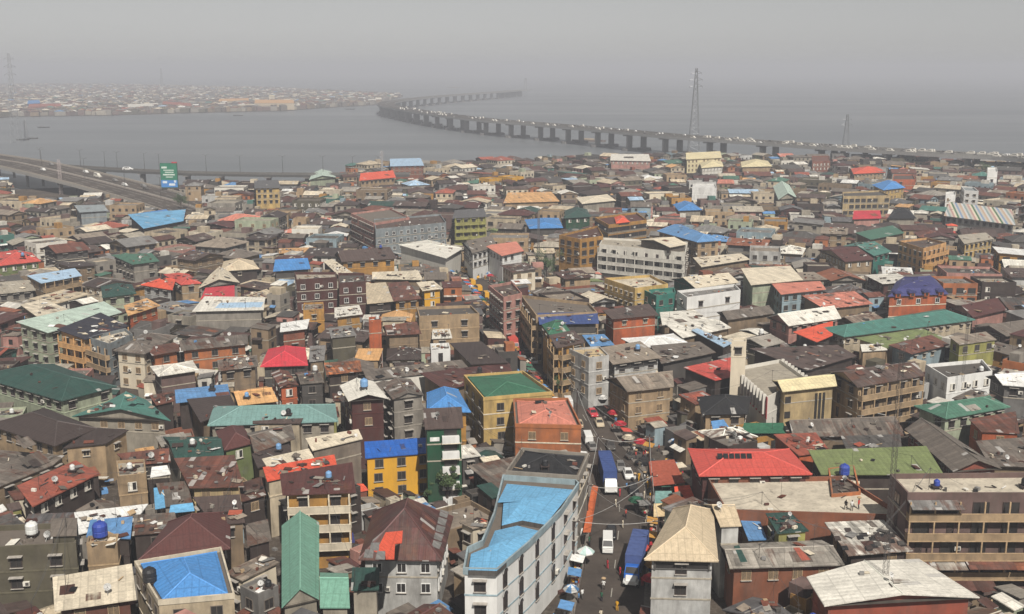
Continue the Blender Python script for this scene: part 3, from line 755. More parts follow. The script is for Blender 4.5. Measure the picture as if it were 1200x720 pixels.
market_hall|1106,253 1190,264 1185,252 1112,243|10|stripe|cream|gwhite|v4 n1|long roof painted in coloured chevron stripes
house|999,257 1033,256 1029,249 1001,249|8.5|gx|crimson|pink|v3|rose red roof in front of the tan many-windowed block
house|1040,256 1074,256 1066,246 1047,246|9|pyr|black|cement|v3 r3|black steep roof with white edges
hall|1024,300 1045,295 1006,284 985,289|11|gx|teald|tealw|v8 n1|emerald green long roof above the orange apartments
hall|990,307 1025,304 986,288 958,293|8.5|gx|maroon|tan|v6 n1|maroon-brown roof left of the emerald long roof
apartment_block|1082,294 1109,287 1086,281 1053,285|12.5|flat|brown|orangetan|v22 n3 w3 B1 bo|orange apartments with balconies and brown roof
house|1020,281 1060,273 1046,267 1002,276|9|shed|green|tand|v3|mid green roof behind the emerald long roof
apartment_block|1130,286 1165,280 1155,275 1122,278|10.5|shed|cement|ochrel|v11 n2 w3|cement-roofed yellow-tan block at right
hall|1000,204 1038,202 1031,197 997,198|9|hip|redo|tan|v5 n1|coral red roof by the end of the long bridge
church|912,234 934,232 925,217 906,219|8|gy|mintl|cement|v4 r3|steep pale green gable in the far centre right
house|952,191 973,190 972,184 951,184|10|flat|rust|brick|v9 n2 w3|brick red block near the bridge end
apartment_block|1046,212 1073,212 1070,206 1047,206|9|flat|brown|orange|v7 n1 w3|long orange block beyond the cyan blue roof
apartment_block|1022,202 1040,202 1040,198 1023,198|9|flat|concrete|bgrey|v6 n2 w3|small grey apartment block near the bridge
apartment_block|1157,203 1169,203 1168,198 1157,198|14|flat|white|white|v10 n3 w3|slim white tower block at the far right
house|166,259 205,252 195,248 160,253|7|shed|blue|greyd|v2|second blue sheet roof behind the blue tarpaulin roof
house|258,318 304,315 297,306 262,307|9|hip|beige|brownd|v9 n1|beige hip roof over dark walls left of the bright blue gable
house|355,366 380,364 379,356 356,357|10|flat|taupe|ochre|v9 n1|small flat-roofed ochre house below the maroon blocks
house|392,372 425,368 421,360 392,363|9|shed|creamw|ochre|v10 c1|creamy roof and yellow gable below the grey maroon block
house|1010,412 1040,410 1035,405 1008,406|8|shed|creamw|tan|v4 w2|small creamy pierced-wall block left of the rusty balcony roof
house|298,531 346,514 338,498 288,508|8.5|gx|greyb|brownd|v5 c8|crumbling grey-brown gable between the long pale teal roof and the yellow balcony house
house|302,549 343,533 339,523 295,535|8|shed|brownd|tand|v5 c3|dark shed roof just above the cream sheet strip roof
house|263,528 298,519 285,500 253,506|8.5|hip|maroon|olive|v7 g r1.6|small maroon hip roof right of the dark green low gabled roof
house|283,588 312,580 306,562 280,570|7|shed|rustd|brownd|v6 c8|dark rusty roof left of the yellow three-storey house
house|290,640 318,633 314,612 288,618|6|shed|greyb|brownd|v5 c8|low grey-brown roof between the maroon hip roof and the mint gable
"""
REFS = [ (40,500,'brown hip-roofed tan hall'),(78,572,'terracotta sheet roof'),(225,635,'maroon hip roof'),(225,680,'blue parapet roof'),(45,650,'drab olive block'),(375,590,'yellow balcony house'),
 (470,540,'bright yellow block'),(522,530,'dark green tower'),(430,480,'maroon tank block'),(320,485,'long pale teal roof'),(355,650,'mint green roof'),(475,620,'rusty mansion'),(640,545,'matt black roof'),
 (610,620,'white corner block'),(643,490,'salmon roof'),(600,455,'cream-yellow green-roofed block'),(805,630,'beige hip roof'),(885,540,'bright red roof'),(940,585,'stained cement roof'),(1035,540,'olive green roof'),
 (1045,680,'huge creamy white roof'),(1120,610,'brick balcony block'),(1115,525,'dark brown gable'),(1125,476,'right-hand green hip roof'),(866,415,'cream minaret'),(940,460,'tan mosque block'),(745,470,'tan block by the street'),
 (662,410,'narrow ochre house'),(742,378,'burnt orange house'),(835,355,'long white four-window block'),(1075,345,'navy mansard mansion'),(1050,378,'very long teal roof'),(1040,450,'tan verandah block'),(80,375,'long pale mint roof'),
 (112,390,'navy black roof'),(70,450,'large dark green roof'),(250,415,'long orange house'),(185,333,'vivid orange-red roof'),(338,418,'crimson hip roof'),(370,345,'dark maroon block'),(440,390,'narrow orange tower'),
 (490,435,'very long grey roof'),(560,415,'chocolate brown roof'),(525,385,'tan cluttered block'),(480,270,'long grey-white block'),(550,265,'lime-yellow block'),(505,292,'white market hall'),(755,295,'long white office block'),
 (810,275,'big blue hip roof'),(640,262,'rounded light blue roof'),(728,262,'ochre corner block'),(1080,292,'orange apartments'),(1015,232,'tan many-windowed block'),(1145,255,'chevron-striped roof'),(825,188,'cream three-tier building'),
 (190,258,'blue tarpaulin roof'),(345,308,'bright blue gable'),(240,360,'long creamy roof with blue panel'),(515,340,'small bright yellow house'),(905,325,'large cream roof'),(1040,220,'cyan blue roof'),(430,205,'faded red shore roof')]
# ---------------------------------------------------------------- setting
def sheet(name, pts, z, mi, kind='structure', colr=(.1,.1,.1,1)):
    m = MB(); m.face([(p[0], p[1], z) for p in pts], colr, 0)
    me = m.mesh(name); me.materials.clear(); me.materials.append(MATS[mi])
    o = bpy.data.objects.new(name, me); COL.objects.link(o); o['kind'] = kind
    return o
sheet('water', [(-8900,-240),(8900,-240),(8900,11800),(-8900,11800)], -1.6, 'lagoon_water')
shore = [at(u, v, 0).xy for u, v in ((1290,204),(1180,201),(1100,199),(1000,197),(850,195),(720,195),(600,199),(540,202),(460,204),(400,209),(350,214),(250,216),(150,218),(100,219),(20,222),(-80,224))]
land = [(-620,-60),(620,-60),(900,760)]+[tuple(p) for p in shore]
lm = MB(); lm.prism(land, -2.5, 0, (.1,.09,.08,1), ASPH)
lme = lm.mesh('ground'); lme.materials.clear(); lme.materials.append(MATS['packed_dirt_ground'])
for p in lme.polygons: p.material_index = 0
lo = bpy.data.objects.new('ground', lme); COL.objects.link(lo); lo['kind'] = 'structure'
# far shore on the left
fs = [(-40,140),(20,136),(130,134.5),(230,131.5),(330,129.5),(380,126),(440,122.5),(470,113),(300,104),(100,100),(-60,100)]
fpoly = [tuple(at(u, v, 0).xy) for u, v in fs]
fm = MB(); fm.prism(fpoly, -2.5, -.4, (.1,.09,.08,1), ASPH)
fme = fm.mesh('far_shore'); fme.materials.clear(); fme.materials.append(MATS['packed_dirt_ground'])
for p in fme.polygons: p.material_index = 0
fo = bpy.data.objects.new('far_shore', fme); COL.objects.link(fo); fo['kind'] = 'structure'
# everything beyond the shoreline is taken
jj, ii = np.meshgrid(np.arange(OCC.shape[1]), np.arange(OCC.shape[0]))
XX = OX0+jj*OR; YY = OY0+ii*OR
lx_, ly_ = grid_pts(land, .5); mask = np.zeros(OCC.shape, bool); i, j, k = occ_idx(lx_, ly_); mask[i[k], j[k]] = True
from_edge = mask
OCC[~mask] = 9999
def ribbon(pts, width):
    """pts: list of (x,y) ; returns left/right offset polylines"""
    L = []; R = []
    for i, p in enumerate(pts):
        a = Vector(pts[max(0, i-1)]); b = Vector(pts[min(len(pts)-1, i+1)]); d = (b-a).normalized(); n = Vector((-d.y, d.x))
        w_ = width[i] if isinstance(width, (list, tuple)) else width
        L.append(tuple(Vector(p)+n*w_/2)); R.append(tuple(Vector(p)-n*w_/2))
    return L, R
def road(name, pts, width, z, mi='dusty_asphalt', occ=True, kerb=None):
    L, R = ribbon(pts, width)
    m = MB()
    for i in range(len(pts)-1): m.face([(*R[i], z), (*R[i+1], z), (*L[i+1], z), (*L[i], z)], (.1,.1,.1,1), 0)
    me = m.mesh(name); me.materials.clear(); me.materials.append(MATS[mi])
    o = bpy.data.objects.new(name, me); COL.objects.link(o); o['kind'] = 'structure'
    if occ: occ_mark(R+L[::-1], 9000, 1.5 if kerb else .5)
    return L, R
ST = [(708,760),(716,700),(722,650),(726,600),(722,560),(706,530),(694,505),(672,470),(646,440),(622,410),(600,380),(580,352),(556,330),(520,312),(470,300),(425,292)]
STW = [tuple(at(u, v, 0).xy) for u, v in ST]
def smooth(pts, k=3):
    out = []
    for i in range(len(pts)-1):
        p0, p1, p2, p3 = [Vector(pts[max(0, min(len(pts)-1, i+q))]) for q in (-1, 0, 1, 2)]
        for t in [a/k for a in range(k)]:
            out.append(tuple(.5*((2*p1)+(-p0+p2)*t+(2*p0-5*p1+4*p2-p3)*t*t+(-p0+3*p1-3*p2+p3)*t**3)))
    out.append(tuple(pts[-1])); return out
STS = smooth(STW)
wd = [9.5 if i < 16 else 8.5 for i in range(len(STS))]
SL, SR = road('street', STS, wd, .02)
for side, nm in ((SL, 'pavement'), (SR, 'pavement')):
    m = MB(); sg = 1 if side is SL else -1
    for i in range(len(side)-1):
        a, b = Vector(side[i]), Vector(side[i+1]); d = (b-a).normalized(); n = Vector((-d.y, d.x))*sg*1.6
        q = [a, b, b+n, a+n] if sg < 0 else [b, a, a+n, b+n]
        q = [a, b, b+n, a+n]
        if area([tuple(p) for p in q]) < 0: q = q[::-1]
        m.prism([tuple(p) for p in q], 0, .14, (.16,.14,.12,.6), CONC)
    o = m.build('pavement'); o['kind'] = 'structure'
    occ_mark([(p[0], p[1]) for p in side]+[tuple(Vector(side[i])+Vector((-(Vector(side[min(i+1,len(side)-1)])-Vector(side[max(i-1,0)])).normalized().y, (Vector(side[min(i+1,len(side)-1)])-Vector(side[max(i-1,0)])).normalized().x))*sg*1.8) for i in range(len(side)-1, -1, -1)], 9001)
yard = [tuple(at(u, v, 0).xy) for u, v in ((736,600),(752,590),(812,575),(800,545),(770,528),(718,520),(722,545))]
sheet('yard', yard, .012, 'packed_dirt_ground'); occ_mark(yard, 9002)
# lane paint
m = MB()
for i in range(2, 26, 1):
    a, b = Vector(STS[i]), Vector(STS[i+1]); d = b-a
    if i % 2: m.face([(*(a+Vector((-d.y, d.x)).normalized()*-.07), .026), (*(a+d*.6+Vector((-d.y, d.x)).normalized()*-.07), .026), (*(a+d*.6+Vector((-d.y, d.x)).normalized()*.07), .026), (*(a+Vector((-d.y, d.x)).normalized()*.07), .026)], (.3,.28,.24,1), PAINT)
o = m.build('lane_markings'); o['kind'] = 'structure'
# side alleys kept free of houses
for pts, w_ in (([(700,505),(740,500),(790,496)], 3.5), ([(646,440),(610,446),(540,452)], 2.5), ([(300,430),(292,470),(284,500),(296,540),(302,600),(316,700)], 1.6), ([(152,420),(146,450),(160,500),(128,600)], 1.5),
                ([(600,380),(640,345),(660,318),(700,300)], 4.5), ([(870,500),(830,470),(810,440)], 2.5), ([(1000,640),(1060,600),(1045,520),(1030,460)], 3)):
    P = smooth([tuple(at(u, v, 0).xy) for u, v in pts])
    road('alley', P, w_, .016, 'packed_dirt_ground')
# ---------------------------------------------------------------- hand placed buildings
class B: pass
HAND = []
for ln in SPEC.strip().split('\n'):
    f = ln.split('|')
    b = B(); b.kind = f[0]; b.q = [tuple(map(float, t.split(','))) for t in f[1].split()]; b.H = float(f[2]); b.rt = f[3]; b.rc = f[4]; b.wc = f[5]
    b.o = f[6].split(); b.label = f[7]
    b.v = 5
    for t in b.o:
        if t[0] == 'v' and t[1:].isdigit(): b.v = int(t[1:])
    HAND.append(b)
def optf(b, c, d=None):
    for t in b.o:
        if t[0] == c and len(t) > 1 and (t[1].isdigit() or t[1] == '.'): return float(t[1:])
    return d
def reproj(b):
    b.P = [tuple(at(u, v, b.H).xy) for u, v in b.q]
    if area(b.P) < 0: b.P = b.P[::-1]
    c = sum((Vector(p) for p in b.P), Vector((0,0)))/len(b.P); b.c = c; b.D = c.length
def sat(P, Q):
    for A in (P, Q):
        for i in range(len(A)):
            ex, ey = A[i][0]-A[i-1][0], A[i][1]-A[i-1][1]; nx, ny = ey, -ex
            l = math.hypot(nx, ny)
            if l < 1e-6: continue
            a = [p[0]*nx+p[1]*ny for p in P]; b_ = [p[0]*nx+p[1]*ny for p in Q]
            if max(a) < min(b_)+.2*l or max(b_) < min(a)+.2*l: return False
    return True
HEX = B(); HEX.kind = 'apartment_block'; HEX.H = 12.0; HEX.q = [(541,674),(584,675),(622,642),(660,603),(680,572),(676,568),(588,562),(577,607),(563,640),(546,648)]
HEX.rt = 'hex'; HEX.rc = 'bluel'; HEX.wc = 'white'; HEX.o = ['v90', 'top']; HEX.v = 90; HEX.label = 'white corner block with light blue roofs and arched windows beside the street'
HAND.append(HEX)
for b in HAND: reproj(b)
for it in range(60):
    ch = 0
    for i, a in enumerate(HAND):
        for b in HAND[i+1:]:
            if 'top' in a.o and 'top' in b.o: continue
            if abs(a.D-b.D) > 60: continue
            if sat(inset(a.P, .5) if len(a.P)==4 else a.P, inset(b.P, .5) if len(b.P)==4 else b.P):
                hi, lo_ = (a, b) if a.H > b.H else (b, a)
                if ('top' in hi.o): 
                    if a is hi: hi, lo_ = b, a
                    else: hi, lo_ = a, b
                    if 'zb12' in a.o or 'zb12' in b.o or 'zb12.6' in a.o or 'zb12.6' in b.o: continue
                    # move lower one up towards camera is impossible; lower it
                    if hi.H > 5: hi.H -= .25; reproj(hi); ch += 1
                    continue
                if abs(a.H-b.H) < .3: continue
                hi.H -= .25; reproj(hi); ch += 1
    if not ch: break
print('hand overlap iterations', it, 'left', ch)
for b in HAND:
    if 'top' in b.o and any(t.startswith('zb') for t in b.o): continue
    occ_mark(b.P, 1, .15)
    d = b.D
    top = [px((p[0], p[1], b.H+.8)) for p in b.P]
    fr = [px((p[0], p[1], b.H)) for p in b.P]
    dn = [(x, y+min(b.v+2, 200)) for x, y in fr]
    pts = top+dn
    hull = convex_hull_2d([Vector(p) for p in pts]); guard_poly([tuple(pts[i]) for i in hull], d)
# guard the street itself
for i in range(len(STS)-1):
    a, b = STS[i], STS[i+1]
    q = [SL[i], SL[i+1], SR[i+1], SR[i]]
    guard_poly([px((p[0], p[1], 1.0)) for p in q], math.hypot(*a)+10)
guard_poly([px((*p, .5)) for p in yard], 400)
# guard expressway, water
guard_poly([(0,180),(90,188),(160,208),(240,240),(225,252),(180,243),(110,224),(80,232),(20,232)], 9000)
guard_poly([(90,180),(360,195),(400,200),(400,206),(350,212),(150,212),(90,200)], 9000)
guard_poly([(186,190),(214,190),(214,219),(186,219)], 9000)
SEENPX = []
ROOT = []
def make_building(b, hand=True, npatch=None, rs=random):
    L = Vector((b.c.x, b.c.y, 0)); b.root = root = empty(b.kind, L)
    b.root['category'] = {'house':'house','apartment_block':'apartment block','hall':'hall','mosque':'mosque','mosque_hall':'mosque','minaret':'minaret','kiosk':'kiosk','stair_box':'rooftop room','shell':'unfinished building','market_hall':'market hall','church':'church','shed':'shed'}[b.kind]
    mr, mw = MB(L), MB(L)
    o = b.o
    c_ = optf(b, 'c', None); patch = int(c_) if c_ is not None else (0 if 'g' in o else 1)
    rough = 0.03 if 'g' in o else min(1.0, .12+.09*patch)
    if npatch is not None: patch = npatch
    rcol = C(b.rc, rough, .05); wcol = C(b.wc, .6 if b.wc not in ('white','cream','yellow','lemon','creamw') else .12, .06)
    if 'n0' in o and b.kind == 'apartment_block': wcol = wcol[:3]+(.35,)
    area_ = abs(area(b.P)); big = area_ > 500
    rise = optf(b, 'r', None)
    if rise is None:
        S = min((Vector(b.P[1])-Vector(b.P[0])).length, (Vector(b.P[2])-Vector(b.P[1])).length)
        rise = {'hip': .17, 'gx': .15, 'gy': .15, 'pyr': .25}.get(b.rt, .07)*S; rise = max(.5, min(rise, 2.6))
    fh = 3.0; H = b.H; z0 = -.3
    for t in o:
        if t.startswith('zb'): z0 = float(t[2:])
    tops = []
    small = min((Vector(b.P[1])-Vector(b.P[0])).length, (Vector(b.P[2])-Vector(b.P[1])).length) < 7
    ov = .35 if small else .8
    trim = C('yellow', .1) if 'ty' in o else None
    if b.rt == 'hex':
        W = inset(b.P, .35)
        wall_geo(mw, W, H, wcol, 4, 3.0, C('paleblue', .2))
        roof_geo(mr, mw, inset(b.P, .1), H, 'flat', 0, C('greyb', .6), C('paleblue', .4), parapet=.9)
        for pl in ([(594,566),(672,573),(639,614),(612,609),(588,615),(590,588),(583,588)], [(580,621),(606,615),(631,621),(608,645),(582,668),(549,667),(552,648),(570,645)]):
            Q = [tuple(at(u, v, H+.9).xy) for u, v in pl]
            if area(Q) < 0: Q = Q[::-1]
            cen = sum((Vector(p) for p in Q), Vector((0,0)))/len(Q); ce = Vector((cen.x, cen.y, H+1.5))
            for i in range(len(Q)):
                mr.face([V3(Q[i], H+.75), V3(Q[(i+1) % len(Q)], H+.75), ce], C('bluel', .03), ROOF)
                mr.face([V3(Q[i], H+.05), V3(Q[(i+1) % len(Q)], H+.05), V3(Q[(i+1) % len(Q)], H+.75), V3(Q[i], H+.75)], C('greyd'), ROOF)
    elif b.rt == 'man':
        W = inset(b.P, .5); wall_geo(mw, W, H, wcol, 2, 3.0, C('cream'))
        I = inset(b.P, 2.2)
        for i in range(4):
            j = (i+1) % 4
            mr.face([V3(b.P[i], H), V3(b.P[j], H), V3(I[j], H+1.7), V3(I[i], H+1.7)], rcol, ROOF)
        mr.face([V3(p, H-.05) for p in reversed(b.P)], wcol, WALL)
        tops = roof_geo(mr, mw, I, H+1.7, 'hip', 1.0, rcol, wcol, 0)
        for wi in range(4):
            a, bb = Vector(W[wi]), Vector(W[(wi+1) % 4]); e = bb-a; Ln = e.length; e.normalize(); nn = Vector((e.y, -e.x))
            if nn.dot(-(a+bb)/2) < 0: continue
            k = max(1, int(Ln/4.4))
            for t in range(k):
                q = a+e*(Ln*(t+.5)/k)+nn*.1; rz = math.atan2(e.y, e.x)
                mw.box((q.x, q.y, H+.3), (1.5, 1.2, 1.3), wcol, WALL, rz)
                M = Matrix.Translation((q.x, q.y, 0)) @ Matrix.Rotation(rz, 4, 'Z')
                prof = [(math.cos(x)*1.15, .85+math.sin(x)*.75) for x in [math.pi*z/6 for z in range(7)]]
                f_ = [M @ Vector((x, -.85, H+z)) for x, z in prof]; g_ = [M @ Vector((x, 1.8, H+z)) for x, z in prof]
                for z in range(6): mr.face([f_[z], g_[z], g_[z+1], f_[z+1]], rcol, ROOF)
                mr.face(f_[::-1], rcol, ROOF)
                mobj('window', WN['w'][0], root, (q.x+nn.x*.63-L.x, q.y+nn.y*.63-L.y, H+.3), rz, (.7, 1, .6))
    elif 'p' in o:
        W = inset(b.P, .15); wall_geo(mw, W, H, wcol, 2, fh, C('cream', .3))
        roof_geo(mr, mw, b.P, H, 'flat', 0, C('greyb', .6), C(b.wc if b.wc != 'sand' else 'cream', .4), parapet=.7)
        tops = roof_geo(mr, mw, inset(b.P, .75), H+.35, b.rt, rise, rcol, wcol, .3, patch, rs, trim)
    else:
        W = inset(b.P, ov if b.rt != 'flat' else .06)
        wall_geo(mw, W, H-(.0 if b.rt == 'flat' else .02), wcol, (2 if H > 8 and b.kind in ('apartment_block',) else (1 if H > 8.5 else 0)) if z0 < 0 else 0, fh, C('cement', .5) if rs.random() < .6 else wcol, z0=z0)
        rt = 'shed' if b.rt == 'stripe' else b.rt
        tops = roof_geo(mr, mw, b.P, H, rt, rise, rcol, wcol, ov, patch, rs, trim, rmat=STRIPE if b.rt == 'stripe' else ROOF, parapet=.8 if area_ > 60 else .5)
    b.W = W; b.mr = mr; b.mw = mw; b.tops = tops or []; b.rise = rise
    return b
def finish(b): 
    b.mw.build('wall', b.root); b.mr.build('roof', b.root)
def on_plane(u, v, T, off=.07):
    n = (T[1]-T[0]).cross(T[2]-T[0]).normalized()
    if n.z < 0: n = -n
    x, y = (u-600)/F, (360-v)/F; d = Vector((x, CP+y*SP, -SP+y*CP)); o_ = Vector((0, 0, HC))
    t = (T[0]+n*off-o_).dot(n)/d.dot(n)
    return o_+d*t
def paint_patch(b, pts, col, T=None, off=.07, mi=ROOF):
    T = T or b.tops[0]
    P = [on_plane(u, v, T, off) for u, v in pts]
    n = (P[1]-P[0]).cross(P[2]-P[0])
    if n.z < 0: P = P[::-1]
    b.mr.face(P, col, mi)
    for i in range(len(P)):
        a, c = P[i], P[(i+1) % len(P)]; lo = Vector((0, 0, off*.9))
        b.mr.face([a-lo, c-lo, c, a], col, mi)
RES = random.Random(77)
for b in HAND:
    make_building(b, rs=RES)
    near = b.D < 430
    nw = optf(b, 'n', None); 
    if nw is None: nw = 1 if b.v > 5 else 0
    nw = int(nw); key = 'dgl'; sp = 3.0
    for t in b.o:
        if t[0] == 'w' and len(t) == 2 and t[1].isalpha(): key = t[1]
        elif t[0] == 'w' and len(t) > 1 and t[1].isdigit(): sp = float(t[1:])
    if key == 'dgl': key = RES.choice('ddglbc')
    top_off = 0
    B_ = optf(b, 'B', 0)
    if b.rt == 'hex':
        for wi in range(0, 6):
            a, c = Vector(b.W[wi]), Vector(b.W[(wi+1) % len(b.W)]); Ln = (c-a).length
            if Ln < 3: continue
            put_windows(b.root, b.W, b.H, 3.2, 3, 'd' if wi != 1 and wi != 2 else 'v', 4.2, CAMXY, walls=[wi], rs=RES, skip=0)
            if wi in (1, 2):
                e = (c-a).normalized(); nn = Vector((e.y, -e.x)); rz = math.atan2(e.y, e.x); k = max(1, int((Ln-.8)/4.2))
                for r in range(3):
                    for j in range(k):
                        q = a+e*(Ln/k*(j+.5))+nn*.05; zc = b.H-3.2*r-1.6+1.0
                        M = Matrix.Translation((q.x, q.y, zc)) @ Matrix.Rotation(rz, 4, 'Z')
                        for s in range(8):
                            t0, t1 = math.pi*s/8, math.pi*(s+1)/8
                            I0, I1 = (math.cos(t0)*.6, math.sin(t0)*.6), (math.cos(t1)*.6, math.sin(t1)*.6)
                            O0, O1 = (math.cos(t0)*.85, math.sin(t0)*.85), (math.cos(t1)*.85, math.sin(t1)*.85)
                            b.mw.face([M @ Vector((I0[0], -.1, I0[1])), M @ Vector((O0[0], -.1, O0[1])), M @ Vector((O1[0], -.1, O1[1])), M @ Vector((I1[0], -.1, I1[1]))][::-1], C('white'), WALL)
                            b.mw.face([M @ Vector((0, -.05, 0)), M @ Vector((I0[0], -.05, I0[1])), M @ Vector((I1[0], -.05, I1[1]))][::-1], (.015,.015,.016,1), GLASS)
    elif nw and b.rt != 'man':
        vis = [i for i in range(len(b.W))]
        put_windows(b.root, b.W, b.H, optf(b, 'h', 3.0) if b.H > 6 else b.H/2, nw, key, sp, CAMXY, rs=RES, pb=.25 if B_ else 0, skip=.04)
    elif b.rt == 'man':
        put_windows(b.root, b.W, b.H, 3.4, 1, 'w', 4.4, CAMXY, rs=RES, skip=0)
    if B_:
        bc = C('cream', .35) if 'cb' in b.o else (C('orangetan', .4) if 'bp' in b.o or 'bo' in b.o else (C('creamw', .4) if 'bw' in b.o else C('tan' if b.wc != 'lime' else 'lime', .6)))
        for wi in range(4):
            a, c = Vector(b.W[wi]), Vector(b.W[(wi+1) % 4]); e = (c-a); Ln = e.length; e.normalize(); nn = Vector((e.y, -e.x))
            if Ln < 5: continue
            want = (wi == 0) if B_ == 1 and not ('bp' in b.o) else (wi in (0, 3))
            if 'bp' in b.o: want = wi in (0, 3) and nn.dot(-a.normalized()) > .2
            if b.label.startswith('whitish balcony'): want = wi == 3
            if not want or nn.dot(-a.normalized()) < .1: continue
            for k in range(1, int(max(2, nw))+1):
                z = b.H-3*k
                if z > .8: balcony(b.root, b.W, wi, z, 1.25, bc, 'solid' if 'cb' not in b.o else 'solid', posts=True)
    lab = b.label
    W = b.W
    if 'G1' in b.o:     # gallery under the eaves: dark panel painted in for its shade, behind posts
        for wi in (0, 1, 3):
            a, c = Vector(W[wi]), Vector(W[(wi+1) % 4]); e = c-a; Ln = e.length; e.normalize(); nn = Vector((e.y, -e.x))
            if nn.dot(-a.normalized()) < .1: continue
            m = MB(b.root.location); mid = (a+c)/2+nn*.04; rz = math.atan2(e.y, e.x)
            m.box((mid.x, mid.y, b.H-1.0), (Ln-.6, .1, 1.35), (.02,.02,.02,1), GLASS, rz)
            for k in range(int(Ln/3)+1):
                q = a+e*(.4+(Ln-.8)*k/max(1, int(Ln/3)))+nn*.12; m.box((q.x, q.y, b.H-.95), (.22, .22, 1.5), C('greyd', .4), CONC, rz)
            mid = (a+c)/2+nn*.16; m.box((mid.x, mid.y, b.H-1.55), (Ln, .08, .08), C('grey'), STEEL, rz)
            m.build('gallery', b.root)
    if 'A1' in b.o:     # sheet awnings over the balconies and rusty lean-to roofs at the foot
        a, c = Vector(W[0]), Vector(W[1]); e = (c-a); Ln = e.length; e.normalize(); nn = Vector((e.y, -e.x)); rz = math.atan2(e.y, e.x)
        for f0, f1, z, dpt, cc in ((0,.36,b.H-.6,2.2,'grey'),(0,.16,b.H-9.4,2.6,'greyb'),(.16,.4,b.H-9.5,2.6,'concrete'),(.4,.72,b.H-9.3,2.8,'rust'),(.72,1,b.H-9.5,2.6,'rustl'),(.05,.3,3.0,3.4,'rust'),(.34,.6,2.7,3.2,'rustd')):
            m = MB(b.root.location); q = a+e*(Ln*(f0+f1)/2)+nn*(dpt/2+.1)
            M = Matrix.Translation((q.x, q.y, z)) @ Matrix.Rotation(rz, 4, 'Z') @ Matrix.Rotation(.28, 4, 'X')
            m.box(None, (Ln*(f1-f0)-.1, dpt, .07), C(cc, .8, .1), ROOF, M=M); m.build('awning', b.root)
    if 'D1' in b.o:     # white balcony panels
        a, c = Vector(W[0]), Vector(W[1]); e = (c-a); Ln = e.length; e.normalize(); nn = Vector((e.y, -e.x)); rz = math.atan2(e.y, e.x)
        for k in range(5):
            z = b.H-2.0-2.75*k
            m = MB(b.root.location); q = a+e*(Ln*.68)+nn*.5
            m.box((q.x, q.y, z), (2.9, 1.0, 1.15), C('white', .2), WALL, rz); m.box((q.x, q.y, z-.62), (3.1, 1.1, .1), C('cream', .2), CONC, rz)
            m.build('balcony', b.root)
            if k != 3:
                q2 = q-nn*.44; mobj('window', WN['x'][0], b.root, (q2.x-b.root.location.x, q2.y-b.root.location.y, z+1.25), rz, (1, 1, .8))
        q = a+e*(Ln*.22)+nn*.03
        m = MB(b.root.location); m.box((q.x, q.y, b.H-2), (1.6, .12, .7), C('white'), PAINT, rz); m.build('sign_panel', b.root)
    if 'T1' in b.o:
        a, c = Vector(W[0]), Vector(W[1]); e = (c-a); Ln = e.length; e.normalize(); nn = Vector((e.y, -e.x)); rz = math.atan2(e.y, e.x); rl = b.root.location
        for f_ in (.66, .74, .82):
            q = a+e*(Ln*f_)+nn*.04; mobj('window', WN['t'][0], b.root, (q.x-rl.x, q.y-rl.y, b.H-4.3), rz, (1, 1, 1.1))
        for z in (2.2, 5.4, 8.4):
            q = a+e*(Ln*.07)+nn*.04; mobj('window', WN['d'][0], b.root, (q.x-rl.x, q.y-rl.y, b.H-z), rz)
        a, c = Vector(W[3]), Vector(W[0]); e = (c-a); Ln = e.length; e.normalize(); nn = Vector((e.y, -e.x)); rz = math.atan2(e.y, e.x)
        for z in (3.2, 6.4): q = a+e*(Ln*.5)+nn*.04; mobj('window', WN['d'][0], b.root, (q.x-rl.x, q.y-rl.y, b.H-z), rz, (.5, 1, .8))
    if 'M1' in b.o:
        for wi in (1, 3):
            a, c = Vector(W[wi]), Vector(W[(wi+1) % 4]); e = (c-a); Ln = e.length; e.normalize(); nn = Vector((e.y, -e.x)); rz = math.atan2(e.y, e.x)
            k = int(Ln/1.9)
            for t in range(k):
                q = a+e*(Ln*(t+.5)/k)
                m = MB(b.root.location); m.box((q.x+nn.x*.3, q.y+nn.y*.3, b.H-1.0), (.4, .7, 4.2), C('creamw', .2), WALL, rz); m.build('fin', b.root)
                if wi in (3, 0):
                    q2 = q+e*.8
                    b.mw.box((q2.x+nn.x*.03, q2.y+nn.y*.03, b.H-1.6), (.9, .08, 4.6), C('crimson' if t % 4 else 'brick', .3), PAINT, rz)
    if lab.startswith('bright red hip'):
        for k in range(6):
            x0 = 841+k*6.9; paint_patch(b, [(x0, 537), (x0+5.8, 537), (x0+5.2, 531.5), (x0-.6, 531.5)], C('black', 0), off=.12, mi=PAINT)
    if lab.startswith('large rusty hip'):
        T = b.tops[0]
        paint_patch(b, [(437,645),(462,655.5),(463,634),(450,633),(446,640)], C('redo', .05), off=.1)
        paint_patch(b, [(452,624),(472,622),(471,636),(463,637),(462,655),(452,655),(451,640),(444,640)], C('redo', .05), off=.13)
        for u, v in ((426,648),(440,650),(433,640)): paint_patch(b, [(u, v+5), (u+11, v+5.5), (u+12, v-4), (u+2, v-4)], C('grey', .4), off=.12)
        for i in range(5): paint_patch(b, [(506+i*2.2, 640-i*9), (515+i*2.2, 643-i*9), (518+i*2, 636-i*9), (508+i*2, 633-i*9)], C('grey', .4), off=.1)
    if lab.startswith('grey low roof with a green'):
        paint_patch(b, [(868,659),(876,658.5),(866,639),(860,640)], C('greend', .1)); paint_patch(b, [(940,657),(950,656),(935,640),(929,641)], C('terra', .1))
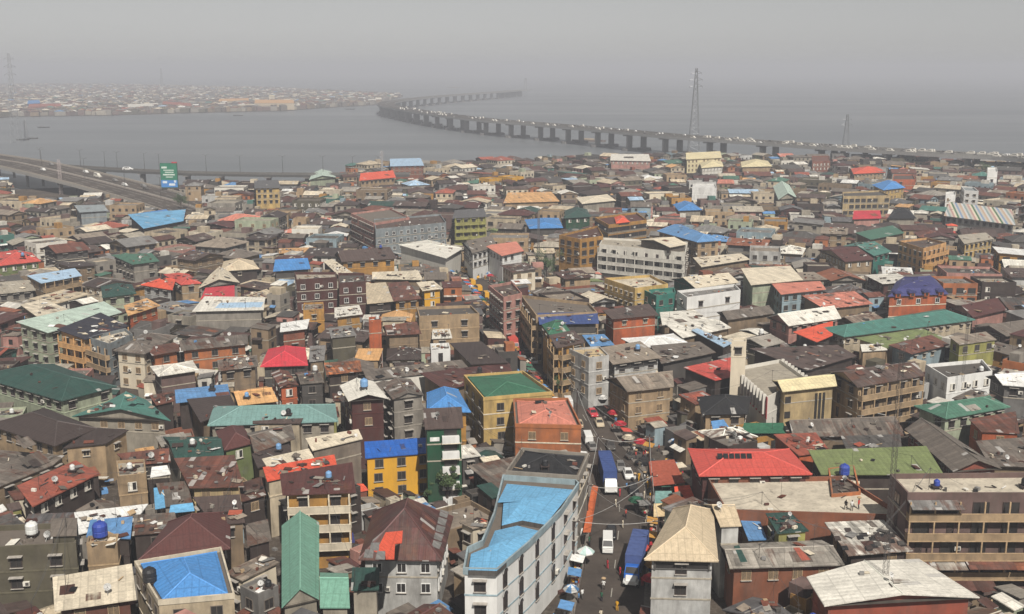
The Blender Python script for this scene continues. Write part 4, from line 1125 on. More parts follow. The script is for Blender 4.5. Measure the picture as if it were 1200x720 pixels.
    if lab.startswith('black and white patchwork'):
        for k in range(26):
            u = RES.uniform(975, 1050); s = (u-970)/80; v = RES.uniform(620, 644); u2 = u+(v-620)*.8-6
            paint_patch(b, [(u2, v+3.2), (u2+7, v+2.8), (u2+5, v-1.6), (u2-2, v-1.2)], C(RES.choice(['black', 'blackb', 'brownd', 'greyd', 'black']), .3), off=.08+.004*k)
    if lab.startswith('long creamy roof with a light'):
        paint_patch(b, [(252,361),(306,360),(309,354),(258,355)], C('bluep', .1))
    if lab.startswith('ochre corner block'):
        Q = [tuple(at(u, v, b.H+1).xy) for u, v in ((722,262),(738,260),(732,254),(720,255))]
        roof_geo(b.mr, b.mw, Q, b.H+1.0, 'hip', 1.2, C('redo', .1), C('brownd'), .3); b.mw.prism(inset(Q, .3), b.H, b.H+1, C('brownd'), WALL, top=False)
    finish(b)
    b.root['label'] = b.label
# ---------------------------------------------------------------- filler houses
ROOFW = [('rust',10),('rustd',10),('brown',12),('brownd',10),('greyb',14),('grey',7),('greyd',8),('maroon',5),('taupe',6),('cream',6),('creamw',5),('cement',5),('beige',4),('concrete',6),('rustl',3),('slate',5),('terra',2),('greend',2),('green',1.5),('teald',.6),('blues',1.6),('bluep',.8),('white',2),('orangetan',1.5),('salmon',1),('redo',.4),('red',.2),('olive',.6)]
WALLW = [('tan',10),('tand',12),('beige',7),('cement',9),('concrete',10),('oliveb',5),('brownd',6),('mauve',5),('creamw',4),('cream',5),('ochre',3.5),('orangeb',2.2),('pink',3),('palegreen',3),('paleblue',2.5),('brick',2),('yellow',.4),('gwhite',4),('grey',4),('maroon',2),('greyd',4),('teald',.6),('lime',.5)]
RN = dict(rust='rust-red',rustd='dark rusty',brown='brown',brownd='dark brown',greyb='grey-brown',grey='grey',greyd='dark grey',maroon='maroon',taupe='taupe',cream='cream',creamw='off-white',cement='cement-coloured',beige='beige',concrete='pale grey',rustl='light rust-orange',slate='slate grey',terra='terracotta',greend='dark green',green='green',teald='teal',blues='blue',bluep='pale blue',white='white',orangetan='apricot',salmon='salmon',redo='orange-red',red='red',olive='olive',black='black')
WNm = dict(tan='tan',tand='drab',beige='beige',cement='cement',concrete='grey',oliveb='olive-brown',brownd='dark',mauve='mauve',creamw='off-white',cream='cream',ochre='ochre',orangeb='orange',pink='pink',palegreen='pale green',paleblue='pale blue',brick='brick-red',yellow='yellow',gwhite='whitish',grey='grey',maroon='maroon',greyd='dark grey',teald='teal',lime='lime')
def wpick(L, r):
    t = r.uniform(0, sum(w for _, w in L))
    for k, w in L:
        t -= w
        if t <= 0: return k
    return L[0][0]
R2 = random.Random(4)
FILL = []
def field(x, y):
    return .35*math.sin(x*.011+1.3)+.45*math.sin(y*.009-x*.004+.6)+.25*math.sin((x+y)*.021)
GT = .02
def tryput(x, y, w_, d, Hs, th, tol=0.0, gt=None):
    gt = GT if gt is None else gt
    c, s = math.cos(th), math.sin(th)
    Q = [(x+a*c-b_*s, y+a*s+b_*c) for a, b_ in ((-w_/2,-d/2),(w_/2,-d/2),(w_/2,d/2),(-w_/2,d/2))]
    if occ_hit(Q) > tol: return None
    dist = math.hypot(x, y)
    for H in Hs:
        if guard_hit(Q, H, dist-d/2) <= gt:
            occ_mark(Q, 2, .12)
            return (Q, H)
    return None
def candidates(y0, y1, step, jit):
    out = []
    y = y0
    while y < y1:
        half = y*.50+14
        x = -half
        while x < half:
            out.append((x+R2.uniform(-jit, jit), y+R2.uniform(-jit, jit))); x += step
        y += step
    R2.shuffle(out); out.sort(key=lambda p: int(p[1]/60))
    return out
def cand_pass(y0, y1, step, wr, dr, Hr, n=1):
    for x, y in candidates(y0, y1, step, step*.5):
        i, j = int((y-OY0)/OR), int((x-OX0)/OR)
        if not (0 <= i < 2000 and 0 <= j < 2480) or OCC[i, j]: continue
        th = field(x, y)+R2.choice([0, 0, 0, math.pi/2])+R2.uniform(-.06, .06)
        for t in range(n):
            w_, d = R2.uniform(*wr)*(1-.15*t), R2.uniform(*dr)*(1-.15*t)
            H = R2.uniform(*Hr); Hs = [H]+[h for h in (9, 7.5, 6, 4.5, 3.2) if h < H and h*h > w_*d*.16]
            r = tryput(x, y, w_, d, Hs, th)
            if r:
                FILL.append((x, y, w_, d, th, r[0], r[1])); break
cand_pass(118, 420, 6.0, (10, 16), (11, 18), (6.0, 10.5), 3)
cand_pass(420, 960, 9.0, (10, 17), (9, 14), (7.0, 11.5), 2)
cand_pass(118, 960, 4.0, (7, 11), (7, 12), (5.5, 10), 3)
cand_pass(118, 960, 2.8, (4.5, 8), (4.5, 8), (4.5, 9), 2)
GT = .12
cand_pass(118, 560, 2.0, (3.0, 5.5), (3, 6.5), (2.4, 6.5), 2)
cand_pass(560, 960, 2.6, (3.2, 6), (3.2, 6), (3, 7.5), 2)
GT = .3
cand_pass(118, 360, 1.5, (1.8, 4), (2, 4.5), (2.2, 4.5), 2)
GT = .7
cand_pass(118, 330, 1.5, (2.2, 5), (2, 5), (2.2, 3.2), 2)
print('fill', len(FILL))
FILL.sort(key=lambda f: math.hypot(f[0], f[1]))
# visible test: cheap heuristic from apparent size
NIND = int(330 - sum(1 for b in HAND if b.kind == 'house'))
def shows(f):
    Q, H = f[5], f[6]
    c = px((f[0], f[1], H)); return -8 < c[0] < 1208 and c[1] < 735
ind = []; rest = []
def score(f):
    return (f[2]*f[3])**.5*min(1, f[6]/5.0)/math.hypot(f[0], f[1])
vis = [f for f in FILL if shows(f)]
print('visible fill', len(vis))
vs = sorted(vis, key=lambda f: -score(f))
indset = set(id(f) for f in vs[:NIND])
sm, sw = MB(), MB()
USED = set()
def relation(u, v, ru, rv):
    dx, dy = u-ru, v-rv
    if abs(dx) < 14 and dy < 0: return 'behind'
    if abs(dx) < 14: return 'in front of'
    if abs(dy) < 9: return 'right of' if dx > 0 else 'left of'
    if dy < 0: return 'behind and right of' if dx > 0 else 'behind and left of'
    return 'in front and right of' if dx > 0 else 'in front and left of'
TYPEN = dict(gx='gabled', gy='gabled', hip='hipped', shed='sloping', flat='flat-roofed', shedr='sloping', shedl='sloping', pyr='hipped')
def make_label(u, v, rcn, rtn, wcn, size, kindw, extra=''):
    rs = sorted(REFS, key=lambda r: (r[0]-u)**2+((r[1]-v)*1.6)**2)
    for ref in rs[:7]:
        rel = relation(u, v, ref[0], ref[1])
        for far in ('', 'just ', 'some way '):
            for form in (0, 1, 2):
                d = math.hypot(ref[0]-u, (ref[1]-v)*1.6)
                if far == 'just ' and d > 45 or far == 'some way ' and d < 60: continue
                base = [f'{rcn} {rtn} {kindw}', f'{size} {rcn} {rtn} {kindw}', f'{size} {rcn} {rtn} {kindw} with {wcn} walls'][form]
                s = f'{base} {far}{rel} the {ref[2]}'
                if len(s.split()) > 16 or s in USED: continue
                USED.add(s); return s
    for ref in rs[:7]:
        for o_ in ('second', 'third', 'fourth', 'fifth'):
            s = f'{o_} {rcn} {rtn} {kindw} {relation(u, v, ref[0], ref[1])} the {ref[2]}'
            if len(s.split()) <= 16 and s not in USED:
                USED.add(s); return s
    return f'{size} {rcn} {rtn} {kindw}'
for f in FILL:
    x, y, w_, d, th, Q, H = f; D = math.hypot(x, y)
    small = min(w_, d) < 6
    rt = R2.choice(['shed', 'shed', 'gx', 'gy', 'hip', 'flat', 'shedr', 'shedl', 'gx'] if not small else ['shed', 'shed', 'shedl', 'shedr', 'gx', 'flat'])
    if H > 9.5 and R2.random() < .35: rt = 'flat'
    if D > 430 and rt in ('shed', 'shedl', 'shedr'): rt = R2.choice(['shed', 'gx', 'hip', 'gx'])
    rc, wc = wpick(ROOFW, R2), wpick(WALLW, R2)
    if rt == 'flat' and rc not in ('greyb', 'grey', 'greyd', 'cement', 'cream', 'beige', 'concrete', 'taupe'): rc = R2.choice(['greyb', 'grey', 'cement', 'concrete', 'taupe', 'greyd'])
    if id(f) in indset:
        b = B(); b.kind = 'shed' if (H < 4.2 and small) else 'house'; b.P = Q; b.H = H; b.rt = rt; b.rc = rc; b.wc = wc
        if area(b.P) < 0: b.P = b.P[::-1]
        patch = R2.choice([1, 3, 5, 8, 10]) if D < 400 else 3
        b.o = ['c%d' % patch]; b.label = ''; b.c = Vector((x, y)); b.D = D; b.v = 8
        make_building(b, False, npatch=patch if D < 380 else 2, rs=R2)
        if H > 4.5:
            put_windows(b.root, b.W, H, 3.0, 2 if H > 6.5 else 1, R2.choice('ddglbxxc'), R2.uniform(2.6, 4.2), CAMXY, rs=R2)
            if R2.random() < .3 and H > 7 and not small:
                for wi in range(4):
                    a, c = Vector(b.W[wi]), Vector(b.W[(wi+1) % 4]); e = (c-a).normalized()
                    if Vector((e.y, -e.x)).dot(-a.normalized()) > .75:
                        # only where the slab has room
                        nn = Vector((e.y, -e.x))*1.3
                        q = [tuple(a+nn*.15), tuple(c+nn*.15), tuple(c+nn), tuple(a+nn)]
                        if area(q) < 0: q = q[::-1]
                        if occ_hit(q) < .25: balcony(b.root, b.W, wi, H-3, 1.2, C(R2.choice(['tan', 'cement', 'cream', 'concrete', 'tand']), .6)); 
        if H > 4.5 and D < 420:
            for wi in range(4):
                a, c = Vector(b.W[wi]), Vector(b.W[(wi+1) % 4]); e = (c-a); Ln = e.length; e.normalize(); nn = Vector((e.y, -e.x))
                if nn.dot(-a.normalized()) < .3 or R2.random() < .45: continue
                m = MB(b.root.location); t0 = R2.uniform(0, .4); t1 = R2.uniform(t0+.3, 1); q = a+e*(Ln*(t0+t1)/2)+nn*.62
                M = Matrix.Translation((q.x, q.y, H-2.75-R2.choice([0, 0, 2.8]))) @ Matrix.Rotation(math.atan2(e.y, e.x), 4, 'Z') @ Matrix.Rotation(R2.uniform(.15, .4), 4, 'X')
                m.box(None, (Ln*(t1-t0), 1.35, .06), C(R2.choice(['rust', 'rustd', 'grey', 'greyb', 'concrete', 'creamw', 'brownd', 'blues', 'greend']), .7, .1), ROOF, M=M); m.build('awning', b.root)
        finish(b)
        pu, pv = px((x, y, H))
        size = 'small' if w_*d < 60 else ('large' if w_*d > 190 else 'mid-sized')
        b.root['label'] = make_label(pu, pv, RN[rc], TYPEN[rt], WNm[wc], size, 'shack' if b.kind == 'shed' else 'house')
        b.root['group'] = 'weathered houses packed between the landmarks' if b.kind == 'house' else 'low shacks in the gaps between houses'
        b.label = b.root['label']
        HAND.append(b); b.fill = True
    else:
        rcol = C(rc, .45, .12); wcol = C(wc, .4, .1)
        if area(Q) < 0: Q = Q[::-1]
        W = inset(Q, .4 if not small else .2) if rt != 'flat' else inset(Q, .06)
        S = min(w_, d)
        roof_geo(sm, sw, Q, H, rt, max(.5, min(2.4, S*{'hip': .17, 'gx': .15, 'gy': .15}.get(rt, .07))), rcol, wcol, .4, 1 if D < 500 else 0, R2, detail=False)
        wall_geo(sw, W, H-.02, wcol, 1 if H > 7 else 0, 3.0, C('cement', .5))
        if H > 4:
            for wi in range(4):
                a, c = Vector(W[wi]), Vector(W[(wi+1) % 4]); e = (c-a); Ln = e.length
                if Ln < 2: continue
                e.normalize(); nn = Vector((e.y, -e.x))
                if nn.dot(-a.normalized()) < .2 or R2.random() < .4: continue
                t0 = R2.uniform(0, .4); t1 = R2.uniform(t0+.35, 1); q = a+e*(Ln*(t0+t1)/2)+nn*.6
                Mx = Matrix.Translation((q.x, q.y, H-2.6+R2.uniform(-.4, .3))) @ Matrix.Rotation(math.atan2(e.y, e.x), 4, 'Z') @ Matrix.Rotation(R2.uniform(.1, .4), 4, 'X')
                sw.box(None, (Ln*(t1-t0), 1.3, .07), C(R2.choice(['rust', 'rustd', 'grey', 'greyb', 'creamw', 'brownd', 'cream', 'white', 'blues']), .7, .1), ROOF, M=Mx)
            if rt == 'flat' and R2.random() < .6:
                q = (Q[0][0]*.3+Q[2][0]*.7, Q[0][1]*.3+Q[2][1]*.7); sw.box((q[0], q[1], H+1.1), (R2.uniform(2, 4), R2.uniform(2, 4), 2.3), C(wpick(WALLW, R2), .5), WALL, th)
        if H > 4.5: put_windows(None, W, H, 3.0, 2 if H > 6.5 else 1, 'd', R2.uniform(2.2, 3.4), CAMXY, mb=sw, rs=R2)
sw.f and sm.f
o = MB(); o.v = sm.v+sw.v; n0 = len(sm.v); o.f = sm.f+[tuple(i+n0 for i in q) for q in sw.f]; o.c = sm.c+sw.c; o.m = sm.m+sw.m; o.uv = sm.uv+sw.uv
stuff(o.build('distant_houses'), 'dense mass of small tin-roofed houses reaching the lagoon', 'houses')
# ---------------------------------------------------------------- far shore town
R3 = random.Random(9); fb = MB()
fp = fpoly
xs = [p[0] for p in fp]; ys = [p[1] for p in fp]
GX, GY = grid_pts(fp, 17.0)
for x, y in zip(GX, GY):
    if y > 4200 and R3.random() < .5: continue
    if x < -y*.55: continue
    x += R3.uniform(-9, 9); y += R3.uniform(-9, 9)
    w_, d, H = R3.uniform(7, 17), R3.uniform(7, 18), R3.uniform(3.5, 8.5)
    th = R3.uniform(-.5, .5); c, s = math.cos(th), math.sin(th)
    Q = [(x+a*c-b_*s, y+a*s+b_*c) for a, b_ in ((-w_/2,-d/2),(w_/2,-d/2),(w_/2,d/2),(-w_/2,d/2))]
    rc = wpick([q for q in ROOFW if q[0] not in ('red', 'redo', 'salmon', 'orangetan')]+[('greyb', 20), ('creamw', 10), ('cream', 6), ('grey', 20)], R3)
    fb.prism(Q, -.5, H, C(R3.choice(['tand', 'greyb', 'cement', 'concrete', 'mauve', 'oliveb'])), WALL, top=False)
    roof_geo(fb, fb, Q, H, R3.choice(['gx', 'hip', 'shed', 'gy']), 2, C(rc, .3), C('tan'), .1, detail=False)
stuff(fb.build('far_shore_houses'), 'hazy mass of low houses on the far shore', 'houses')
def far_hall(q, H, rc, wc, label, kind='warehouse', rt='gx'):
    b = B(); b.P = [tuple(at(u, v, H).xy) for u, v in q]
    c = sum((Vector(p) for p in b.P), Vector((0,0)))/4; root = empty(kind, (c.x, c.y, 0)); tag(root, label, kind.replace('_', ' '))
    mr, mw = MB(root.location), MB(root.location)
    wall_geo(mw, inset(b.P, .3), H, C(wc, .2)); roof_geo(mr, mw, b.P, H, rt, 3, C(rc, .1), C(wc), .3)
    mw.build('wall', root); mr.build('roof', root)
far_hall([(33,125.5),(72,124.5),(70,122.5),(35,123)], 9, 'terra', 'brick', 'long red-roofed shed near the water on the far shore')
far_hall([(32,122),(47,121),(46,117.5),(34,118)], 12, 'blue', 'blues', 'square blue building behind the red-roofed shed on the far shore', 'warehouse')
far_hall([(190,122),(225,124.5),(222,122),(192,119.5)], 9, 'terra', 'tan', 'red roof on the far shore left of the long apricot building')
far_hall([(150,126),(186,124),(184,121.5),(150,123.5)], 8, 'creamw', 'gwhite', 'white-roofed shed on the far shore left of the red roof')
far_hall([(298,121),(345,121),(342,117),(300,117)], 12, 'orangetan', 'beige', 'long apricot building on the far shore nearest the bridge bend')
far_hall([(315,113.5),(322,113.5),(322,112),(315,112)], 15, 'lemon', 'cream', 'cream tower rising from the long apricot building on the far shore', 'tower_block', 'flat')
far_hall([(256,119),(292,118),(290,116),(258,117)], 9, 'orangetan', 'beige', 'low orange-tan shed on the far shore left of the apricot building')
# ---------------------------------------------------------------- long bridge
GREYC = (.27, .262, .25, .3)
def dense(P, step):
    out = [Vector(P[0])]
    for a, b in zip(P, P[1:]):
        a, b = Vector(a), Vector(b); k = max(1, int((b-a).length/step))
        for t in range(1, k+1): out.append(a+(b-a)*t/k)
    return out
def deck_mesh(m, pts, w_, th, col, top=ASPH, par=.9, zf=None):
    P = [Vector(p) for p in pts]; n = len(P); L = []; R = []
    for i, p in enumerate(P):
        d = (P[min(n-1, i+1)]-P[max(0, i-1)]); d.z = 0; d.normalize(); q = Vector((-d.y, d.x, 0))*w_/2
        L.append(p+q); R.append(p-q)
    up = Vector((0,0,1))
    for i in range(n-1):
        a, b, c, d = R[i], R[i+1], L[i+1], L[i]
        m.face([a, b, c, d], (.12,.11,.1,1), top)
        dn = up*th
        m.face([a-dn, b-dn, b, a], col, CONC); m.face([c-dn, d-dn, d, c], col, CONC); m.face([d-dn, c-dn, b-dn, a-dn], col, CONC)
    return L, R
def parapet_mesh(m, E, h, t, col, side):
    for i in range(len(E)-1):
        a, b = E[i], E[i+1]; d = (b-a); d.z = 0; d.normalize(); q = Vector((-d.y, d.x, 0))*t*side
        up = Vector((0,0,h))
        m.face([a, b, b+up, a+up] if side > 0 else [b, a, a+up, b+up], col, CONC); m.face([b+q, a+q, a+q+up, b+q+up] if side > 0 else [a+q, b+q, b+q+up, a+q+up], col, CONC)
        m.face([a+up, b+up, b+q+up, a+q+up] if side > 0 else [b+up, a+up, a+q+up, b+q+up], col, CONC)
DZ = 15.0
bp = [(1330,196),(1260,190.5),(1180,184),(1100,180),(1000,174),(900,167.5),(800,160.5),(700,151.5),(637,146),(583,142),(532,136.5),(493,131),(470,127),(455,124),(453,121.2),(466,118.2),(498,114.5),(527,112),(569,109),(617,105.5)]
BW = smooth([tuple(at(u, v, DZ).xy) for u, v in bp], 4)
br = empty('road_bridge', (BW[20][0], BW[20][1], 0)); tag(br, 'long curving concrete road bridge on paired piers fading into haze across the lagoon', 'bridge')
# arc length resample
def resample(P, step):
    out = [Vector(P[0])]; acc = 0
    for a, b in zip(P, P[1:]):
        a, b = Vector(a), Vector(b); l = (b-a).length; t = step-acc
        while t <= l: out.append(a+(b-a)*(t/l)); t += step
        acc = (l-(t-step))
    return out
BR = resample(BW, 12.0)
dpts = [(p.x, p.y, DZ) for p in BR]
m = MB(br.location); L, R = deck_mesh(m, dpts, 31, 1.5, GREYC); m.build('deck', br)
m = MB(br.location); parapet_mesh(m, L, 1.0, .4, (.27,.26,.24,.4), -1); m.build('parapet', br)
m = MB(br.location); parapet_mesh(m, R, 1.0, .4, (.27,.26,.24,.4), 1); m.build('parapet', br)
m = MB(br.location); C_ = [Vector((p[0], p[1], p[2]+.01)) for p in dpts]; parapet_mesh(m, C_, .9, .5, (.27,.26,.24,.4), 1); m.build('median', br)
PR = resample(BW, 58.0)
pm = MB(); 
pm.prism([(-2.6,-1.3),(2.6,-1.3),(3.2,0),(2.6,1.3),(-2.6,1.3),(-3.2,0)], .6, DZ-2.6, (.24,.232,.22,.4), CONC)
pm.prism([(-6.8,-1.5),(6.8,-1.5),(6.8,1.5),(-6.8,1.5)], DZ-2.8, DZ-1.5, (.26,.25,.24,.4), CONC, bottom=True)
pm.prism([(-6,-4.5),(6,-4.5),(7.5,0),(6,4.5),(-6,4.5),(-7.5,0)], -2.2, .7, (.18,.17,.16,.5), CONC)
PM = pm.mesh('pier'); cnt = 0
for i, p in enumerate(PR[:-1]):
    d = (PR[i+1]-p).normalized(); n = Vector((-d.y, d.x)); rz = math.atan2(n.y, n.x)
    if p.length > 2900 or cnt >= 98: 
        continue
    if px((p.x, p.y, 0))[0] > 1320: continue
    for s in (-1, 1):
        q = p+n*8*s; mobj('pier', PM, br, (q.x-br.location.x, q.y-br.location.y, 0), rz); cnt += 1
m = MB(br.location); k = 0
for i, p in enumerate(PR[:-1]):
    if p.length <= 2900: continue
    d = (PR[i+1]-p).normalized(); rz = math.atan2(d.y, d.x); m.box((p.x, p.y, DZ/2-1), (3, 22, DZ-.5), (.24,.232,.22,.4), CONC, rz)
if m.f: o = m.build('far_piers', br); o['kind'] = 'stuff'
# ---------------------------------------------------------------- vehicles
def sect_body(m, secs, col, mi):
    """secs: list of (x, halfwidth_low, halfwidth_top, z0, zs, zt) loft along x"""
    rings = []
    for x, wl, wt, z0, zs, zt in secs:
        rings.append([Vector((x,-wl,z0)), Vector((x,-wl*1.02,zs)), Vector((x,-wt,zt)), Vector((x,wt,zt)), Vector((x,wl*1.02,zs)), Vector((x,wl,z0))])
    for a, b in zip(rings, rings[1:]):
        for i in range(6):
            j = (i+1) % 6; m.face([a[i], b[i], b[j], a[j]][::-1], col, mi)
    m.face(rings[0], col, mi); m.face(rings[-1][::-1], col, mi)
wl = MB()
for s in (0,):
    prof = [(.18,-.11),(.33,-.11),(.33,.11),(.18,.11)]
WHM = {}
def wheel_mesh(r, w_):
    k = (r, w_)
    if k in WHM: return WHM[k]
    t = MB(); N = 12
    for i in range(N):
        a, b = 2*math.pi*i/N, 2*math.pi*(i+1)/N
        A = Vector((math.cos(a)*r, 0, math.sin(a)*r)); Bv = Vector((math.cos(b)*r, 0, math.sin(b)*r)); h = Vector((0, w_/2, 0))
        t.face([A-h, Bv-h, Bv+h, A+h], (.02,.02,.02,1), CLOTH)
        t.face([A*.0-h, A-h, Bv-h][::-1], (.02,.02,.02,1) , CLOTH); t.face([A*.0+h, A+h, Bv+h], (.02,.02,.02,1), CLOTH)
        t.face([-h*1.05, A*.6-h*1.05, Bv*.6-h*1.05], (.3,.3,.3,1), STEEL); t.face([h*1.05, A*.6+h*1.05, Bv*.6+h*1.05][::-1], (.3,.3,.3,1), STEEL)
    WHM[k] = t.mesh('wheel'); return WHM[k]
def add_wheels(root, xs, y, r, w_=.22):
    for x in xs:
        for s in (-1, 1): mobj('wheel', wheel_mesh(r, w_), root, (x, s*y, r))
def car(col, kind='sedan'):
    r = empty('parked_car'); m = MB()
    sect_body(m, [(-2.15,.72,.68,.35,.62,.72),(-1.9,.84,.78,.25,.72,.9),(-.9,.86,.8,.25,.75,.95),(1.0,.86,.8,.25,.75,.93),(1.85,.84,.74,.25,.68,.8),(2.12,.72,.66,.33,.55,.64)], col, GLOSS)
    m.build('body', r)
    g = MB(); top = 1.42
    x0, x1, x2, x3 = (-1.65, -1.05, .25, .95) if kind == 'sedan' else (-2.0, -1.8, .4, 1.1)
    gl = (.02,.022,.025,1)
    a = [Vector((x0,-.76,.9)), Vector((x1,-.6,top)), Vector((x2,-.6,top)), Vector((x3,-.76,.9))]; b = [Vector((p.x,-p.y,p.z)) for p in a]
    g.face(a[::-1], gl, GLASS); g.face(b, gl, GLASS); g.face([a[0], a[1], b[1], b[0]][::-1], gl, GLASS); g.face([a[2], a[3], b[3], b[2]][::-1], gl, GLASS)
    g.build('windows', r)
    t = MB(); t.box(((x1+x2)/2, 0, top+.015), (x2-x1+.1, 1.22, .05), col, GLOSS)
    for s in (-1, 1):
        for q in ((a[0],a[1]),(a[3],a[2])): t.bar((q[0].x, q[0].y*s, q[0].z), (q[1].x, q[1].y*s, q[1].z), .05, col, GLOSS)
        xm = (x1+x2)/2; t.bar((xm, -.77*s, .9), (xm, -.61*s, top), .045, col, GLOSS)
    t.build('roof', r)
    for s in (-1, 1):
        h = MB(); h.box((2.06, s*.55, .6), (.12, .3, .14), (.8,.8,.75,1), GLOSS); h.build('headlight', r)
        h = MB(); h.box((-2.1, s*.58, .66), (.1, .26, .14), (.4,.02,.02,1), GLOSS); h.build('tail_light', r)
    add_wheels(r, (-1.3, 1.3), .76, .31)
    return r
def van(col, band=None, L=4.6, H=2.0, name='minibus'):
    r = empty(name); m = MB(); h = L/2
    sect_body(m, [(-h,.8,.7,.35,H*.62,H-.08),(-h+.15,.86,.76,.3,H*.62,H),(h-1.1,.86,.76,.3,H*.62,H),(h-.35,.86,.76,.3,H*.5,H*.58),(h,.8,.74,.35,H*.4,H*.46)], col, GLOSS); m.build('body', r)
    g = MB()
    for s in (-1, 1):
        for k in range(4):
            x = -h+.6+k*(L-1.9)/4; g.face([Vector((x, s*.885, H*.6)), Vector((x+.7, s*.885, H*.6)), Vector((x+.7, s*.80, H*.88)), Vector((x, s*.80, H*.88))][::(1 if s < 0 else -1)], (.02,.02,.02,1), GLASS)
    g.face([Vector((h-.97,-.7,H*.95+.03)), Vector((h-.97,.7,H*.95+.03)), Vector((h-.34,.76,H*.6+.05)), Vector((h-.34,-.76,H*.6+.05))][::-1], (.02,.02,.02,1), GLASS)
    g.face([Vector((-h+.03,-.65,H*.6)), Vector((-h+.03,.65,H*.6)), Vector((-h+.03,.62,H*.88)), Vector((-h+.03,-.62,H*.88))][::-1], (.02,.02,.02,1), GLASS)
    g.build('windows', r)
    if band:
        q = MB()
        for s in (-1, 1): q.box((-.1, s*.885, H*.5), (L-.6, .02, .12), band, PAINT)
        q.build('side_stripe', r)
    for s in (-1, 1):
        q = MB(); q.box((h, s*.6, .62), (.08, .25, .18), (.8,.8,.75,1), GLOSS); q.build('headlight', r)
    add_wheels(r, (-h+.9, h-.85), .78, .31)
    return r
def truck(box, cab, hood, L=9.5, W_=2.45, HB=3.9, bonnet=True):
    r = empty('box_truck'); x0 = -L/2
    m = MB(); m.box((-.9, 0, .95), (L+1.6, .9, .25), (.03,.03,.03,1), PAINT); m.build('chassis', r)
    m = MB(); m.box((x0+L*.5-1.3, 0, (HB+1.15)/2), (L-1.2, W_, HB-1.15), box, PAINT)
    n_ = int((L-1.2)/.6)
    for i in range(n_):
        for s in (-1, 1): m.box((x0-.65+i*.6, s*(W_/2+.02), (HB+1.15)/2), (.12, .05, HB-1.3), box, PAINT)
        if i % 2: m.box((x0-.6+i*.6, 0, HB+.015), (.06, W_-.04, .03), box, PAINT)
    m.build('cargo_box', r)
    cx = L/2-.9
    m = MB(); sect_body(m, [(cx-.75,1.1,1.0,.7,1.9,2.75),(cx+.2,1.12,1.02,.7,1.9,2.8),(cx+.85,1.12,1.0,.7,1.7,1.85),(cx+.9,1.1,1.0,.7,1.5,1.7)], cab, GLOSS)
    m.build('cab', r)
    g = MB(); g.face([Vector((cx+.34,-.88,2.70)), Vector((cx+.34,.88,2.70)), Vector((cx+.89,.95,1.97)), Vector((cx+.89,-.95,1.97))][::-1], (.02,.02,.02,1), GLASS)
    for s in (-1, 1): g.box((cx-.1, s*1.08, 2.25), (.7, .06, .55), (.02,.02,.02,1), GLASS)
    g.build('windscreen', r)
    if bonnet:
        m = MB(); sect_body(m, [(cx+.85,.95,.85,.7,1.4,1.68),(cx+1.9,.85,.75,.65,1.25,1.5),(cx+2.15,.8,.7,.7,1.1,1.3)], hood, GLOSS)
        for s in (-1, 1): m.box((cx+1.45, s*.95, .95), (1.1, .35, .35), hood, GLOSS)
        m.build('bonnet', r)
    for s in (-1, 1):
        q = MB(); fx = cx+(2.1 if bonnet else .95); q.box((fx, s*.8, 1.0), (.12, .28, .24), (.8,.8,.75,1), GLOSS); q.build('headlight', r)
        q = MB(); q.box((cx+.75, s*1.3, 1.9), (.1, .25, .4), (.02,.02,.02,1), PAINT); q.build('mirror', r)
    add_wheels(r, (x0+.2, x0+1.3, cx+(1.35 if bonnet else .1)), .98, .5, .32)
    return r
def reg(root): kids(root, list(root.children)); return root
def place(proto, used, x, y, rz, label, cat, group=None, z=.02):
    o = proto if not used.get(proto.name) else copy_tree(proto)
    used[proto.name] = 1
    o.location = (x, y, z); o.rotation_euler = (0, 0, rz); tag(o, label, cat, group); return o
bpy.context.view_layer.update()
UV_ = {}
def heading_at(v):
    """street direction (towards camera) near pixel row v"""
    best = min(range(len(STS)-1), key=lambda i: abs(px((*STS[i], 0))[1]-v))
    d = Vector(STS[max(0, best-1)])-Vector(STS[min(len(STS)-1, best+1)]); return math.atan2(d.y, d.x), Vector(STS[best])
TRK = reg(truck(C('blued', .2), C('white', .1), C('white', .1), 12.0, 2.5, 4.1, False))
TRK2 = reg(truck((.06,.09,.22,.3), C('bluer', .1), C('white', .1), 11.0, 2.5, 4.0))
def at_road(u, v, dz=0): return at(u, v, 0)
h, _ = heading_at(560); p = at(713, 572); place(TRK, UV_, p.x, p.y+2, math.atan2(*(lambda a, b: (b.y-a.y, b.x-a.x))(at(705,565), at(716,605))), 'blue container truck with white cab parked below the matt black roof', 'truck')
p = at(745, 668); place(TRK2, UV_, p.x, p.y, math.atan2(*(lambda a, b: (b.y-a.y, b.x-a.x))(at(752,650), at(735,712))), 'dark blue box truck with blue cab and white bonnet at the lower edge', 'truck')
CARC = dict(silver='grey', white='white', black='black', grey='greyd', darkblue='navyb', red='crimson', beige='beige', green='greend')
CARS = {k: reg(car(C(c, .1))) for k, c in CARC.items()}
DAN = reg(van(C('yellow', .1), (.02,.02,.02,1))); WV = reg(van(C('white', .1), None, 5.0, 2.1, 'van')); GV = reg(van(C('greyd', .1), None, 5.0, 2.1, 'van'))
for (u, v, u2, v2, c, lab) in ((727,550,732,562,'silver','silver car at the head of the parked line by the dirt yard'),(736,559,741,572,'white','white car second in the parked line by the dirt yard'),(742,577,746,590,'black','black car third in the parked line by the dirt yard'),
     (749,590,754,604,'silver','grey-silver car last in the parked line by the dirt yard'),(716,628,715,642,'black','dark car behind the white cab of the blue container truck'),(745,537,758,535,'grey','dark car alone on the dirt yard beside the street'),(757,545,770,543,'black','black car beside the grey one on the dirt yard')):
    a, b_ = at(u, v), at(u2, v2); place(CARS[c], UV_, a.x, a.y, math.atan2(b_.y-a.y, b_.x-a.x), lab, 'car')
